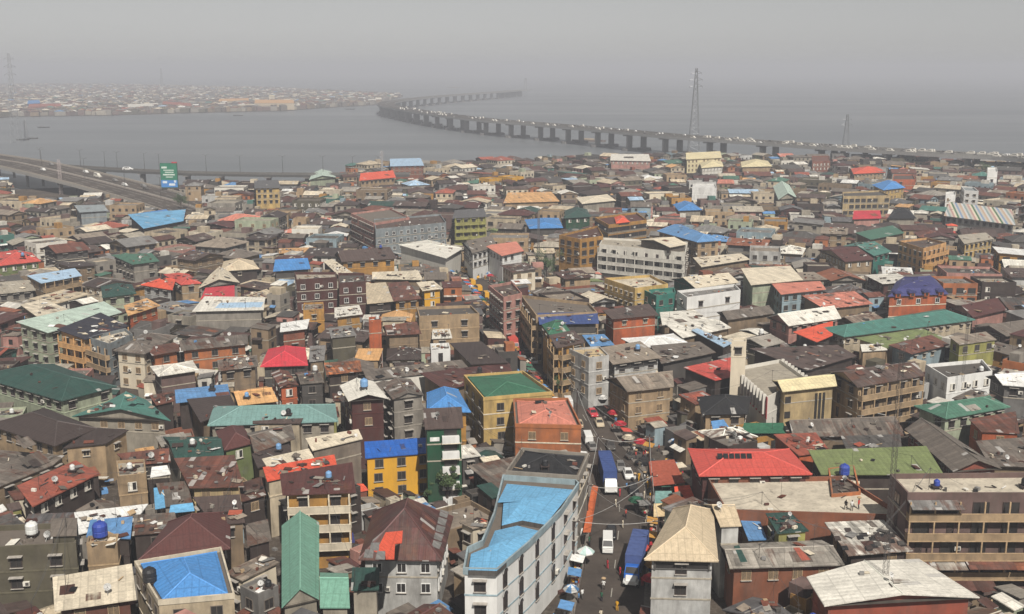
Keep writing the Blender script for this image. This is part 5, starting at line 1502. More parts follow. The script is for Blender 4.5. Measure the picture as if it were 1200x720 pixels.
a, b_ = at(712,643), at(712,660); place(WV, UV_, a.x, a.y, math.atan2(b_.y-a.y, b_.x-a.x), 'white van nose to tail behind the dark car in the street', 'van')
# jammed traffic further up the street
RT = random.Random(31)
nn_ = 0
for i in range(14, len(STS)-2):
    a, b_ = Vector(STS[i]), Vector(STS[i+1]); seg = (b_-a).length; d = (b_-a).normalized(); n = Vector((-d.y, d.x)); k = max(1, int(seg/6.4))
    for t in range(k):
        for lane in (-1, 1):
            if RT.random() < .22: continue
            q = a+(b_-a)*((t+.5)/k)+n*lane*2.1+n*RT.uniform(-.3, .3); rz = math.atan2(-d.y, -d.x)+(math.pi if lane > 0 else 0)+RT.uniform(-.07, .07)
            pu, pv = px((q.x, q.y, 0)); 
            if pv > 545: continue
            kind = RT.choice(['c', 'c', 'c', 'd', 'w', 'g']) if pv > 370 else RT.choice(['c', 'd', 'd', 'w'])
            if kind == 'c': ck = RT.choice(list(CARC)); place(CARS[ck], UV_, q.x, q.y, rz, f'{ck} car in the jammed street traffic', 'car', 'cars jammed in the narrow street')
            elif kind == 'd': place(DAN, UV_, q.x, q.y, rz, 'yellow minibus with a black stripe in the street traffic', 'minibus', 'yellow minibuses in the street')
            else: place(WV if kind == 'w' else GV, UV_, q.x, q.y, rz, f'{"white" if kind == "w" else "grey"} van in the jammed street traffic', 'van', f'{"white" if kind == "w" else "grey"} vans in the street traffic')
            nn_ += 1
print('street vehicles', nn_)
for u, v, L_ in ((603,416,8),):
    RTR = reg(truck(C('red', .2), C('red', .2), C('red', .2), 8.5, 2.5, 3.6, False)); a, b_ = at(600,410), at(612,424)
    place(RTR, UV_, a.x, a.y, math.atan2(b_.y-a.y, b_.x-a.x), 'red box truck in the street by the brown hall roof', 'truck')
# cars on the long bridge
bm_ = {}
for k, c, L_, H_ in (('white', 'white', 4.6, 1.6), ('cream', 'creamw', 6.5, 2.6), ('grey', 'grey', 4.5, 1.5), ('yellow', 'yellow', 4.8, 2.0), ('dark', 'greyd', 4.5, 1.5)):
    m = MB(); sect_body(m, [(-L_/2,.85,.75,.3,H_*.55,H_*.6),(-L_/2+.4,.88,.7,.3,H_*.6,H_),(L_*.15,.88,.7,.3,H_*.6,H_),(L_*.3,.88,.8,.3,H_*.55,H_*.65),(L_/2,.85,.75,.3,H_*.45,H_*.5)], C(c, .1), GLOSS)
    for s in (-1, 1): m.box((-.1*L_, s*.83, H_*.76), (L_*.5, .1, H_*.22), (.02,.02,.02,1), GLASS)
    for s in (-1, 1):
        for x in (-.3, .3): m.lathe([(.32, 0), (.32, .2)], (x*L_, s*.8-.1, .32), (.02,.02,.02,1), CLOTH, 8) if False else m.box((x*L_, s*.8, .3), (.6, .22, .6), (.02,.02,.02,1), CLOTH)
    bm_[k] = m.mesh('car')
BV = resample(BW, 7.5)
n_ = 0
for i, p in enumerate(BV[:-1]):
    u, v = px((p.x, p.y, DZ))
    if u > 1215 or p.length > 1750: continue
    prob = .75 if u > 840 else .33
    d = (BV[i+1]-p).normalized(); n = Vector((-d.y, d.x))
    for lane in (-12, -8.5, -5, 5, 9):
        if n_ > 296 or RT.random() > prob*.62: continue
        q = p+n*lane; k = RT.choice(['white', 'cream', 'grey', 'cream', 'grey', 'dark', 'grey', 'cream']); rz = math.atan2(d.y, d.x)+(0 if lane < 0 else math.pi)
        o = mobj('car', bm_[k], None, (q.x, q.y, DZ+.0), rz, (.85,.85,.85)); tag(o, f'{k} vehicle driving along the long lagoon bridge', 'vehicle', f'{k} vehicles on the long bridge'); n_ += 1
print('bridge cars', n_)
# ---------------------------------------------------------------- expressway ramp, low bridge
ex = empty('expressway_ramp', at(60,215,0)); tag(ex, 'wide elevated expressway ramp descending past the rooftops at the left', 'road ramp')
RMP = [(-80,176,13.5),(20,191,12.5),(70,202,10.5),(120,214,7.5),(165,226,4.5),(205,237,2.0),(232,246,.35)]
RP = [Vector(at(u, v, z)) for u, v, z in RMP]
RS_ = []
for i in range(len(RP)-1):
    for t in range(5): RS_.append(RP[i].lerp(RP[i+1], t/5))
RS_.append(RP[-1])
RWD = 36
m = MB(ex.location); L, R = deck_mesh(m, RS_, RWD, 1.6, (.3,.28,.25,.5)); m.build('deck', ex)
for E, s in ((L, -1), (R, 1)): m = MB(ex.location); parapet_mesh(m, E, 1.0, .35, (.34,.30,.25,.5), s); m.build('parapet', ex)
m = MB(ex.location); parapet_mesh(m, [p+Vector((0,0,.01)) for p in RS_], .8, .6, (.33,.29,.25,.5), 1); m.build('median', ex)
def lane_lines(m, P, offs, w_=.25):
    for off in offs:
        for i in range(len(P)-1):
            if abs(off) < RWD/2-2.6 and abs(off) > 3.7 and i % 2: continue
            d = P[i+1]-P[i]; n = Vector((-d.y, d.x, 0)).normalized(); a, b = P[i]+n*off, P[i+1]+n*off; up = Vector((0,0,.012))
            m.face([a-n*w_/2+up, b-n*w_/2+up, b+n*w_/2+up, a+n*w_/2+up][::1], (.4,.38,.33,1), PAINT)
m = MB(ex.location); lane_lines(m, RS_, (-16.5,-12.2,-7.9,-3.6,3.6,7.9,12.2,16.5)); m.build('lane_markings', ex)
for i in range(0, len(RS_)-8, 4):
    p = RS_[i]; d = RS_[i+1]-p; d.z = 0; d.normalize(); n = Vector((-d.y, d.x, 0))
    if p.z < 3: continue
    for s in (-10, 0, 10):
        q = p+n*s; m = MB(ex.location); m.prism([(q.x+math.cos(a)*.9, q.y+math.sin(a)*.9) for a in [math.pi*k/4 for k in range(8)]], -.3, p.z-1.6, (.2,.19,.17,.6), CONC); m.build('pier', ex)
lb = empty('low_bridge', at(220,208,0)); tag(lb, 'thin low bridge on piers over the water beside the green billboard', 'bridge')
LP = [Vector(at(u, v, 8.5)) for u, v in ((30,191.5),(92,196),(150,199.5),(220,202.5),(300,204),(360,204.5),(430,204.5),(480,204))]
LQ = []
for i in range(len(LP)-1):
    for t in range(4): LQ.append(LP[i].lerp(LP[i+1], t/4))
LQ.append(LP[-1])
m = MB(lb.location); L2, R2_ = deck_mesh(m, LQ, 9, 1.5, (.07,.068,.064,.5)); m.build('deck', lb)
for E, s in ((L2, -1), (R2_, 1)): m = MB(lb.location); parapet_mesh(m, E, .7, .3, (.13,.125,.115,.5), s); m.build('parapet', lb)
for u in (124, 172, 220, 268, 315, 362, 410):
    p = min(LQ, key=lambda q: abs(px(q)[0]-u)); m = MB(lb.location)
    m.prism([(p.x-1.1, p.y-2.5), (p.x+1.1, p.y-2.5), (p.x+1.1, p.y+2.5), (p.x-1.1, p.y+2.5)], -2.2, p.z-2.2, (.2,.19,.18,.6), CONC)
    m.prism([(p.x-2.2, p.y-4.5), (p.x+2.2, p.y-4.5), (p.x+1.6, p.y+4.5), (p.x-1.6, p.y+4.5)], p.z-2.2, p.z-1.6, (.2,.19,.18,.6), CONC, bottom=True); m.build('pier', lb)
def lamp_proto():
    r = empty('street_lamp'); m = MB(); m.bar((0,0,0), (0,0,11), (.16,.09), C('greyd'), STEEL, 6); m.build('pole', r)
    m = MB(); m.bar((0,0,10.9), (1.6,0,11.5), .06, C('greyd'), STEEL); m.bar((0,0,10.9), (-1.6,0,11.5), .06, C('greyd'), STEEL); m.build('arm', r)
    for s in (-1, 1): m = MB(); m.box((s*1.8,0,11.5), (.8,.3,.15), C('grey'), STEEL); m.build('lamp_head', r)
    return reg(r)
bpy.context.view_layer.update()
LAMP = lamp_proto(); bpy.context.view_layer.update(); reg(LAMP)
for u in (45,85,118,131,160,184,237,288,333,372,405,440):
    p = min(LQ, key=lambda q: abs(px(q)[0]-u)); place(LAMP, UV_, p.x, p.y+4.2, .2, 'slim street lamp on the low bridge over the water', 'street lamp', 'lamps along the low bridge', p.z)
for i in range(3, len(RS_)-2, 5):
    p = RS_[i]; place(LAMP, UV_, p.x, p.y, .9, 'slim street lamp on the expressway ramp median', 'street lamp', 'lamps along the expressway ramp', p.z+.8)
for u, v in ((75,198),(135,209),(160,215),(190,228),(60,196),(98,206),(120,216),(150,220),(205,233),(40,193)):
    q = min(RS_, key=lambda s: abs(px(s)[0]-u)); k = RT.choice(['white', 'grey', 'dark', 'cream']); i = RS_.index(q); d = RS_[min(i+1, len(RS_)-1)]-RS_[max(0, i-1)]; n = Vector((-d.y, d.x, 0)).normalized(); s = RT.choice([-8.4, -4.8, 4.8, 8.4, 12])
    o = mobj('car', bm_[k], None, q+n*s+Vector((0,0,.05)), math.atan2(d.y, d.x)); o.rotation_euler = (0, math.atan2(-d.z, math.hypot(d.x, d.y)), math.atan2(d.y, d.x)); tag(o, f'{k} vehicle on the expressway ramp at left', 'vehicle', f'{k} vehicles on the expressway ramp')
o = mobj('car', bm_['white'], None, min(LQ, key=lambda q: abs(px(q)[0]-158))+Vector((0,0,.02)), 0.1, (1.5,1.2,1.3)); tag(o, 'white van crossing the low bridge left of the green billboard', 'van')
# ---------------------------------------------------------------- billboard
p = at(200,232,0); bb = empty('billboard', p); tag(bb, 'tall green billboard with pale lettering and a blue foot beside the low bridge', 'billboard')
m = MB(); m.bar((0,0,0), (0,0,6.5), .55, C('greyd'), STEEL, 10); m.build('pole', bb)
m = MB(); m.box((0,0,19.5), (10,1.0,14.5), (.02,.10,.06,1), PAINT); m.box((0,-.55,19.5), (9.6,.06,14.1), (.015,.16,.09,1), PAINT); m.v = [(x,y,z-6.3) for x,y,z in m.v]; m.build('panel', bb)
m = MB()
for z, w_, h_, x in ((24.2,3.2,1.1,-2.6),(22.6,6.2,.5,0),(21.4,5.2,.5,.3),(20.0,7.0,.8,0),(18.6,4.2,.5,.2)): m.box((x,-.6,z), (w_,.05,h_), (.55,.62,.55,1), PAINT)
m.v = [(x,y,z-6.3) for x,y,z in m.v]; m.build('lettering', bb)
m = MB(); m.box((0,-.6,14.7), (9.6,.05,4.2), (.05,.2,.5,1), PAINT)
for x, z, w_ in ((-2.6,15.6,2.6),(1.6,14.2,3.6),(3.4,16.0,1.2)): m.box((x,-.64,z), (w_,.04,1.3), (.6,.66,.7,1), PAINT)
m.v = [(x,y,z-6.3) for x,y,z in m.v]; m.build('picture', bb)
m = MB(); m.box((3.4,0,27.0), (3,1,.8), C('crimson', .1), PAINT); m.v = [(x,y,z-6.3) for x,y,z in m.v]; m.build('corner_panel', bb)
# ---------------------------------------------------------------- lattice towers
def lattice(name, loc, H, wb, wt, col, label, cat, arms=(), n=10, r=.18, wz=.5):
    root = empty(name, loc); tag(root, label, cat)
    def wd_(z): return wb+(wt-wb)*(min(1, z/H))**.8
    cs = [(-1,-1),(1,-1),(1,1),(-1,1)]
    for c in cs:
        m = MB()
        for k in range(n):
            z0, z1 = H*k/n, H*(k+1)/n; a, b = wd_(z0)/2, wd_(z1)/2
            m.bar((c[0]*a, c[1]*a, z0), (c[0]*b, c[1]*b, z1), r, col, STEEL)
        m.build('leg', root)
    m = MB()
    for k in range(n):
        z0, z1 = H*k/n, H*(k+1)/n; a, b = wd_(z0)/2, wd_(z1)/2
        for i in range(4):
            c, d = cs[i], cs[(i+1) % 4]
            m.bar((c[0]*a, c[1]*a, z0), (d[0]*b, d[1]*b, z1), r*.6, col, STEEL); m.bar((d[0]*a, d[1]*a, z0), (c[0]*b, c[1]*b, z1), r*.6, col, STEEL)
            m.bar((c[0]*b, c[1]*b, z1), (d[0]*b, d[1]*b, z1), r*.6, col, STEEL)
    m.build('bracing', root)
    for z, L_ in arms:
        m = MB(); w_ = wd_(z)/2
        for s in (-1, 1):
            m.bar((s*w_, 0, z), (s*L_, 0, z+.6), r*.8, col, STEEL); m.bar((s*w_, 0, z+2.5), (s*L_, 0, z+.6), r*.7, col, STEEL); m.bar((s*L_, 0, z+.6), (s*L_, 0, z-1.2), r*.5, col, STEEL)
        m.build('cross_arm', root)
    return root
PC = (.26,.265,.27,.3)
lattice('power_pylon', at(813,178,-2), 77, 11, 1.6, PC, 'tall lattice power pylon standing in the water behind the bridge', 'pylon', ((60,6),(66,6),(72,5)), 14, .26)
lattice('power_pylon', at(990.5,181,-2), 36, 7, 1.4, PC, 'smaller lattice power pylon right of the tall one behind the bridge', 'pylon', ((26,5),(31,4)), 10, .2)
lattice('power_pylon', at(19.5,168,-2), 92, 9, 1.8, PC, 'tall faint lattice pylon at the left edge in the water', 'pylon', ((70,6),(78,6),(86,5)), 14, .17)
lattice('power_pylon', at(31,164,-2), 22, 4, 1.0, PC, 'short faint lattice pylon beside the one at the left edge', 'pylon', ((17,3),), 8, .22)
lattice('far_mast', at(190,104,0), 75, 10, 3, PC, 'faint mast on the far shore above the roofs', 'mast', (), 9, .8)
lattice('far_mast', at(616,107,0), 42, 10, 5, PC, 'faint tower at the vanishing end of the long bridge', 'mast', (), 5, 1.4)
lattice('radio_mast', at(1036,694,8.5), 33, .6, .5, (.10,.09,.085,.3), 'slender grey lattice radio mast rising from the huge creamy roof', 'mast', (), 44, .018)
lattice('radio_mast', at(1128,448,9), 15, .5, .4, (.14,.13,.12,.3), 'thin grey radio mast above the rusty roofs at right', 'mast', (), 20, .015)
lattice('telecom_mast', at(72,228,0), 21, 1.8, 1.2, (.5,.42,.4,.3), 'red and white telecom mast in front of the expressway ramp', 'mast', ((14,1.6),(18,1.6)), 12, .06)
lattice('telecom_mast', at(448,206,6), 16, 1.2, .7, (.4,.4,.4,.3), 'pale antenna mast on the lagoon shore left of the pale roofed brick block', 'mast', ((12,1.4),(14.5,1.4)), 8, .14)
lattice('radio_mast', at(631,300,8), 17, .8, .5, (.16,.15,.14,.3), 'thin lattice mast by the green tree in mid town', 'mast', (), 14, .07)
# ---------------------------------------------------------------- boats
def boat(loc, L_, col, rz, label, name='boat', people=3):
    r = empty(name, loc, rz); tag(r, label, 'boat')
    m = MB(); secs = []
    for t in (0, .12, .3, .6, .85, 1):
        x = (t-.5)*L_; w_ = L_*.13*math.sin(math.pi*min(.97, max(.06, t)))**.5; secs.append((x, w_*.6, w_, -.2, .5, 1.1+(.5 if t in (0, 1) else 0)))
    sect_body(m, secs, col, PAINT); m.build('hull', r)
    m = MB(); m.box((-L_*.1,0,2.0), (L_*.35, L_*.15, .12), C('greyb', .4), CLOTH)
    for a in (-1, 1):
        for b_ in (-1, 1): m.bar((-L_*.1+a*L_*.16, b_*L_*.06, .8), (-L_*.1+a*L_*.16, b_*L_*.06, 2.0), .07, C('brownd'), PAINT)
    m.build('canopy', r); return r
boat(at(51,150,-1.6), 15, (.06,.06,.06,.5), .1, 'dark boat farther out left of the ramp', people=4)
boat(at(27,164.5,-1.6), 13, (.06,.055,.05,.5), .2, 'dark boat nearest the left edge, left one of a pair')
boat(at(38,163,-1.6), 12, (.06,.055,.05,.5), .05, 'dark boat nearest the left edge, right one of a pair')
boat(at(279,136,-1.6), 16, (.07,.065,.06,.5), 0, 'small dark boat off the far shore by the apricot building')
boat(at(410,128.5,-1.6), 20, (.07,.065,.06,.5), 0, 'faint boat left of the bridge bend')
def barge(loc, L_, rz, label):
    r = empty('barge', loc, rz); tag(r, label, 'barge')
    m = MB(); sect_body(m, [(-L_/2,2,2.4,-.2,.6,1.8),(-L_/2+3,3.4,3.6,-.4,.6,1.6),(L_/2-3,3.4,3.6,-.4,.6,1.6),(L_/2,2,2.4,-.2,.6,1.8)], (.13,.10,.085,.7), CONC); m.build('hull', r)
    m = MB(); sect_body(m, [(-L_*.3,1.2,.4,1.6,2.0,2.4),(-L_*.1,2.6,.8,1.6,2.4,3.6),(L_*.12,2.6,.8,1.6,2.2,3.2),(L_*.3,1.4,.4,1.6,1.9,2.2)], (.3,.24,.17,.7), CEM); m.build('sand_heap', r)
    return r
barge(at(690,166,-1.6), 36, -.25, 'sand laden brown barge moored by the bridge piers')
barge(at(533,103.2,-1.6), 60, 0, 'faint dark barge far off beyond the bridge bend')
# ---------------------------------------------------------------- roof furniture
def top_of(b, s=.5, t=.5):
    P = b.P; q = lerp(lerp(P[0], P[1], s), lerp(P[-1], P[-2], s), t); return Vector((q[0], q[1], b.H))
def ray_z(b, x, y):
    best = None
    for T in b.tops:
        n = (T[1]-T[0]).cross(T[2]-T[0])
        if n.z <= 0: n = -n
        # inside xy polygon
        ins = True; k = len(T); sgn = 0
        for i in range(k):
            a, c = T[i-1], T[i]; cr = (c.x-a.x)*(y-a.y)-(c.y-a.y)*(x-a.x)
            if abs(cr) < 1e-9: continue
            if sgn == 0: sgn = 1 if cr > 0 else -1
            elif (cr > 0) != (sgn > 0): ins = False; break
        if ins:
            z = T[0].z-(n.x*(x-T[0].x)+n.y*(y-T[0].y))/n.z
            best = z if best is None else max(best, z)
    return best if best is not None else b.H
def tank_mesh(col):
    m = MB(); m.lathe([(.62,0),(.68,.1),(.68,.5),(.64,.55),(.68,.6),(.68,1.05),(.5,1.3),(.18,1.38),(.18,1.5),(0,1.5)], (0,0,0), col, PAINT, 12); b = m.mesh('tank_body')
    s = MB()
    for x in (-.5, .5):
        for y in (-.5, .5): s.box((x, y, -.35), (.1,.1,.7), C('brownd'), PAINT)
    s.box((0,0,-.04), (1.4,1.4,.08), C('brownd'), PAINT)
    return b, s.mesh('tank_stand')
TK = {'blue': tank_mesh((.03,.06,.30,.1)), 'black': tank_mesh((.02,.02,.022,.1)), 'light blue': tank_mesh((.16,.30,.5,.1)), 'white': tank_mesh((.6,.6,.57,.1))}
def tank(x, y, z, c, label, group=None, s=1.0):
    r = empty('water_tank', (x, y, z)); tag(r, label, 'water tank', group)
    a = mobj('tank_body', TK[c][0], r, (0,0,.7), 0, (s,s,s)); b = mobj('tank_stand', TK[c][1], r, (0,0,.7)); return r
def hb(prefix): return next(b for b in HAND if b.label.startswith(prefix))
for pre, u, v, c, s in (('tan stair box', 118, 633, 'blue', 1.5), ('orange brick stair', 989, 560, 'blue', 1.25), ('maroon block with cream', 427, 463, 'light blue', 1.1), ('bright blue hip roof', 176, 686, 'black', 1.3), ('drab olive', 38, 630, 'white', 1.2), ('crimson hip', 0, 0, 0, 0)):
    if not c: continue
    b = hb(pre); p = at(u, v, b.H); z = ray_z(b, p.x, p.y); tank(p.x, p.y, z-.1, c, f'{c} plastic water tank on the {b.label[:60].split(" carrying")[0].split(" with")[0].split(" at")[0].split(" inside")[0]}', None, s)
for k in range(3): pass
RQ = random.Random(21)
DISHP = MB(); 
for i in range(12):
    a, c = 2*math.pi*i/12, 2*math.pi*(i+1)/12
    DISHP.face([Vector((0,.12,0)), Vector((math.cos(a)*.5,-.05,math.sin(a)*.5)), Vector((math.cos(c)*.5,-.05,math.sin(c)*.5))], C('white', .2), PAINT)
    DISHP.face([Vector((0,.12,0)), Vector((math.cos(c)*.5,-.05,math.sin(c)*.5)), Vector((math.cos(a)*.5,-.05,math.sin(a)*.5))][::1], C('white', .2), PAINT)
DISH = DISHP.mesh('dish'); dp = MB(); dp.bar((0,.15,-1.0), (0,.12,0), .05, C('grey'), STEEL); dp.bar((0,.1,0), (0,-.45,.05), .025, C('grey'), STEEL); DPOLE = dp.mesh('dish_pole')
am = MB(); am.bar((0,0,0), (0,0,4.5), .022, C('greyd'), STEEL)
for k in range(5): am.bar((-.55+.05*k,.0,4.4-.22*k), (.55-.05*k,0,4.4-.22*k), .012, C('grey'), STEEL)
am.bar((0,-.5,4.0), (0,.5,4.0), .012, C('grey'), STEEL); ANT = am.mesh('antenna')
clut = MB()
cand = [b for b in HAND if b.D < 470 and b.kind not in ('minaret',) and len(b.P) == 4]
nt_, nd_, na_ = 0, 0, 0
for b in cand:
    fillb = getattr(b, 'fill', False)
    n = 1 if b.D > 300 else 2
    for _ in range(n):
        s, t = RQ.uniform(.18, .82), RQ.uniform(.12, .6); p = top_of(b, s, t); z = ray_z(b, p.x, p.y); r = RQ.random()
        clean = 'g' in b.o or b.kind in ('mosque',)
        if clean: continue
        if r < .07 and nt_ < 26 and b.H > 5:
            c = RQ.choice(['black', 'blue', 'black', 'light blue', 'white']); tank(p.x, p.y, z-.15, c, f'{c} plastic water tank on a weathered roof', f'{c} water tanks on the roofs', RQ.uniform(.6, .85)); nt_ += 1
        elif r < .24 and nd_ < 50 and b.H > 5:
            o = empty('satellite_dish', (p.x, p.y, z+1.0)); o.rotation_euler = (-.6, 0, RQ.uniform(-.5, .9)); s_ = RQ.uniform(.6, 1.1); tag(o, 'white satellite dish on a pole on a rooftop', 'satellite dish', 'satellite dishes on the roofs')
            mobj('dish', DISH, o, (0,0,0), 0, (s_,s_,s_)); mobj('dish_pole', DPOLE, o, (0,0,0)); nd_ += 1
        elif r < .42 and na_ < 80:
            o = mobj('antenna', ANT, None, (p.x, p.y, z-.1), RQ.uniform(0, 3), (1, 1, RQ.uniform(.7, 1.4))); tag(o, 'thin television antenna on a roof', 'antenna', 'television antennas on the roofs'); na_ += 1
    k = RQ.choice([0, 3, 8, 14, 22]) if not ('g' in b.o) and b.kind not in ('mosque',) else 0
    if b.rt == 'flat': k += 8
    if 'top' in b.o: k = 0
    if b.label.startswith(('long pale mint','bright yellow','long olive','wide stained','huge creamy','bright red','crimson')): k = min(k, 4)
    for _ in range(k):
        p = top_of(b, RQ.uniform(.1, .9), RQ.uniform(.08, .7)); z = ray_z(b, p.x, p.y); r = RQ.random()
        c = C(RQ.choice(['greyb', 'brownd', 'white', 'creamw', 'rust', 'grey', 'grey', 'greyd', 'cream', 'greyb', 'tan', 'concrete', 'black', 'brownd', 'taupe', 'rustd'] + (['blues', 'terra'] if RQ.random() < .2 else [])), .3, .15)
        if r < .45: clut.box((p.x, p.y, z+.16), (RQ.uniform(.5, 2.0), RQ.uniform(.06, .2), .08), c, PAINT, RQ.uniform(0, 3.1))
        elif r < .75: clut.box((p.x, p.y, z+.25), (RQ.uniform(.25, .8), RQ.uniform(.25, .6), RQ.uniform(.15, .5)), c, PAINT, RQ.uniform(0, 3.1))
        else:
            w_ = RQ.uniform(.5, 1.3); M = Matrix.Translation((p.x, p.y, z+.22)) @ Matrix.Rotation(RQ.uniform(0, 3), 4, 'Z') @ Matrix.Rotation(RQ.uniform(-.25, .25), 4, 'X')
            clut.box(None, (w_*1.6, w_, .05), c, CLOTH, M=M)
# ground litter and rubble in the gaps near the camera
for _ in range(5200):
    y = 120+400*RQ.random()**1.5; x = RQ.uniform(-.5, .5)*y
    i, j = int((y-OY0)/OR), int((x-OX0)/OR)
    if not (0 <= i < 2000 and 0 <= j < 2480) or OCC[i, j]: continue
    s = RQ.uniform(.3, 1.3); c = C(RQ.choice(['greyb', 'brownd', 'creamw', 'rust', 'blues', 'grey', 'greyd', 'cream', 'tan', 'rustd', 'concrete']), .6, .2)
    if RQ.random() < .35:
        M = Matrix.Translation((x, y, RQ.uniform(.4, 2.4))) @ Matrix.Rotation(RQ.uniform(0, 3), 4, 'Z') @ Matrix.Rotation(RQ.uniform(-.2, .2), 4, 'X'); clut.box(None, (s*2.2, s*1.5, .06), c, ROOF, M=M)
    else: clut.box((x, y, s*.3), (s*1.3, s, s*.6), c, PAINT, RQ.uniform(0, 3))
stuff(clut.build('scattered_clutter'), 'scattered planks, sheets, crates and rubbish lying on roofs and in the gaps', 'clutter')
print('tanks', nt_, nd_, na_)
# ---------------------------------------------------------------- laundry lines, awnings, tarps
def tarp(name, pts, zs, col, label, cat, group=None, sag=.25, poles=True):
    """draped sheet on four poles; pts ground xy corners"""
    P = [Vector((p[0], p[1], z)) for p, z in zip(pts, zs)]
    c = sum(P, Vector())/4; root = empty(name, (c.x, c.y, 0)); tag(root, label, cat, group)
    m = MB(root.location); N = 6
    def pt(s, t):
        q = P[0].lerp(P[1], s).lerp(P[3].lerp(P[2], s), t); q.z -= sag*math.sin(math.pi*s)*math.sin(math.pi*t)*(1+.3*math.sin(7*s+5*t)); return q
    for i in range(N):
        for j in range(N):
            a = [pt(i/N, j/N), pt((i+1)/N, j/N), pt((i+1)/N, (j+1)/N), pt(i/N, (j+1)/N)]
            m.face(a, col, CLOTH); m.face([q-Vector((0,0,.04)) for q in a[::-1]], col, CLOTH)
    m.build('sheet', root)
    if poles:
        for p in P: m = MB(root.location); m.bar((p.x, p.y, 0), (p.x, p.y, p.z), .05, C('brownd'), PAINT); m.build('pole', root)
    return root
def tarp_px(name, q, z, col, label, cat, group=None, dz=(0,0,.4,.4)):
    pts = [tuple(at(u, v, z).xy) for u, v in q]; return tarp(name, pts, [z+d for d in dz], C(col, .3), label, cat, group)
tarp_px('awning', [(683,624),(692,624),(701,573),(694,571)], 3.4, 'orange', 'long bright orange awning along the street wall below the matt black roof', 'awning')
tarp_px('tarpaulin', [(764,570),(803,566),(790,541),(760,543)], 2.8, 'terra', 'brick red tarpaulin shelter on the yard behind the beige hip roof', 'tarpaulin')
tarp_px('tarpaulin', [(767,590),(790,589),(787,578),(768,578)], 2.7, 'teal', 'teal tarpaulin shelter in front of the brick red one', 'tarpaulin')
tarp_px('tarpaulin', [(792,588),(815,586),(808,571),(790,573)], 3.0, 'redo', 'orange-red tarpaulin shelter beside the teal one', 'tarpaulin')
tarp_px('tarpaulin', [(766,606),(795,604),(788,592),(766,593)], 2.6, 'straw', 'straw yellow tarpaulin shelter below the teal one', 'tarpaulin')
tarp_px('tarpaulin', [(180,572),(191,570),(194,598),(182,600)], 8.3, 'bluel', 'tall narrow light blue tarpaulin beside the grey weathered roof', 'tarpaulin')
tarp_px('tarpaulin', [(198,602),(228,599),(226,592),(200,595)], 8.0, 'bluel', 'light blue tarpaulin along the front of the grey weathered roof', 'tarpaulin')
tarp_px('tarpaulin', [(176,560),(200,556),(196,548),(178,550)], 9.2, 'white', 'crumpled white tarpaulin behind the grey weathered roof', 'tarpaulin')
tarp_px('tarpaulin', [(838,514),(858,506),(848,494),(833,496)], 7.6, 'blues', 'small blue tarpaulin on the roof left of the tan mosque block', 'tarpaulin')
tarp_px('tarpaulin', [(868,508),(922,508),(918,498),(872,498)], 7.2, 'greenm', 'green striped market canopy in front of the black hip roof', 'canopy')
tarp_px('tarpaulin', [(378,640),(416,636),(414,627),(378,630)], 3.2, 'navy', 'purple-blue sheet hung under the yellow balcony house', 'tarpaulin')
tarp_px('tarpaulin', [(652,624),(668,612),(676,620),(660,634)], 3.0, 'crimson', 'crimson stall canopy at the foot of the white corner block', 'canopy')
def umbrella(x, y, col, cn, s=1.0, z=.1):
    r = empty('market_umbrella', (x, y, z)); tag(r, f'{cn} market umbrella over a street stall', 'umbrella', f'{cn} market umbrellas along the street')
    m = MB()
    for i in range(8):
        a, c = math.pi*i/4, math.pi*(i+1)/4; R_ = 1.35*s; f = C(col, .2) if (i % 2 or cn != 'striped') else C('white')
        A, B_ = Vector((math.cos(a)*R_, math.sin(a)*R_, 2.15)), Vector((math.cos(c)*R_, math.sin(c)*R_, 2.15)); A1, B1 = A*.55+Vector((0,0,1.2)), B_*.55+Vector((0,0,1.2)); A1.z = B1.z = 2.55; T_ = Vector((0,0,2.75))
        m.face([A, B_, B1, A1], f, CLOTH); m.face([A1, B1, T_], f, CLOTH); m.face([B_-Vector((0,0,.18)), A-Vector((0,0,.18)), A, B_], f, CLOTH); m.face([A, A1, B1, B_], f, CLOTH)
    m.build('canopy', r); m = MB(); m.bar((0,0,0), (0,0,2.7), .03, C('grey'), STEEL); m.build('pole', r)
def stall(x, y, rz, i):
    r = empty('market_stall', (x, y, .1), rz); tcol = RQ.choice([('blue', 'blues'), ('white', 'white'), ('green', 'green'), ('red', 'red'), ('cream', 'cream'), ('yellow', 'ochre'), ('grey', 'grey'), ('rusty', 'rust')])
    tag(r, f'street stall with a {tcol[0]} sheet canopy over goods', 'market stall', f'{tcol[0]} canopied stalls along the street')
    m = MB(); m.box((0,0,.75), (2.0,1.1,.08), C('brown', .5), PAINT)
    for a in (-.9, .9):
        for c in (-.45, .45): m.box((a, c, .37), (.07,.07,.7), C('brownd'), PAINT)
    m.build('table', r)
    m = MB()
    for k in range(9): m.box((RQ.uniform(-.8, .8), RQ.uniform(-.4, .4), .93), (.32, .26, .26), C(RQ.choice(['crimson', 'yellow', 'blues', 'white', 'green', 'orange', 'cream']), .3), CLOTH, RQ.uniform(0, 3))
    m.build('goods', r)
    m = MB(); M = Matrix.Translation((0, 0, 2.35)) @ Matrix.Rotation(.14, 4, 'X'); m.box(None, (2.5, 2.0, .05), C(tcol[1], .3, .1), ROOF if tcol[0] == 'rusty' else CLOTH, M=M); m.build('canopy', r)
    for a in (-1.1, 1.1):
        for c in (-.85, .85): m = MB(); m.bar((a, c, 0), (a, c, 2.34+c*.14), .035, C('brownd'), PAINT); m.build('pole', r)
cols = [('blues', 'blue'), ('white', 'white'), ('greenm', 'green'), ('crimson', 'red'), ('cream', 'cream'), ('ochre', 'yellow'), ('blues', 'striped')]
k = 0
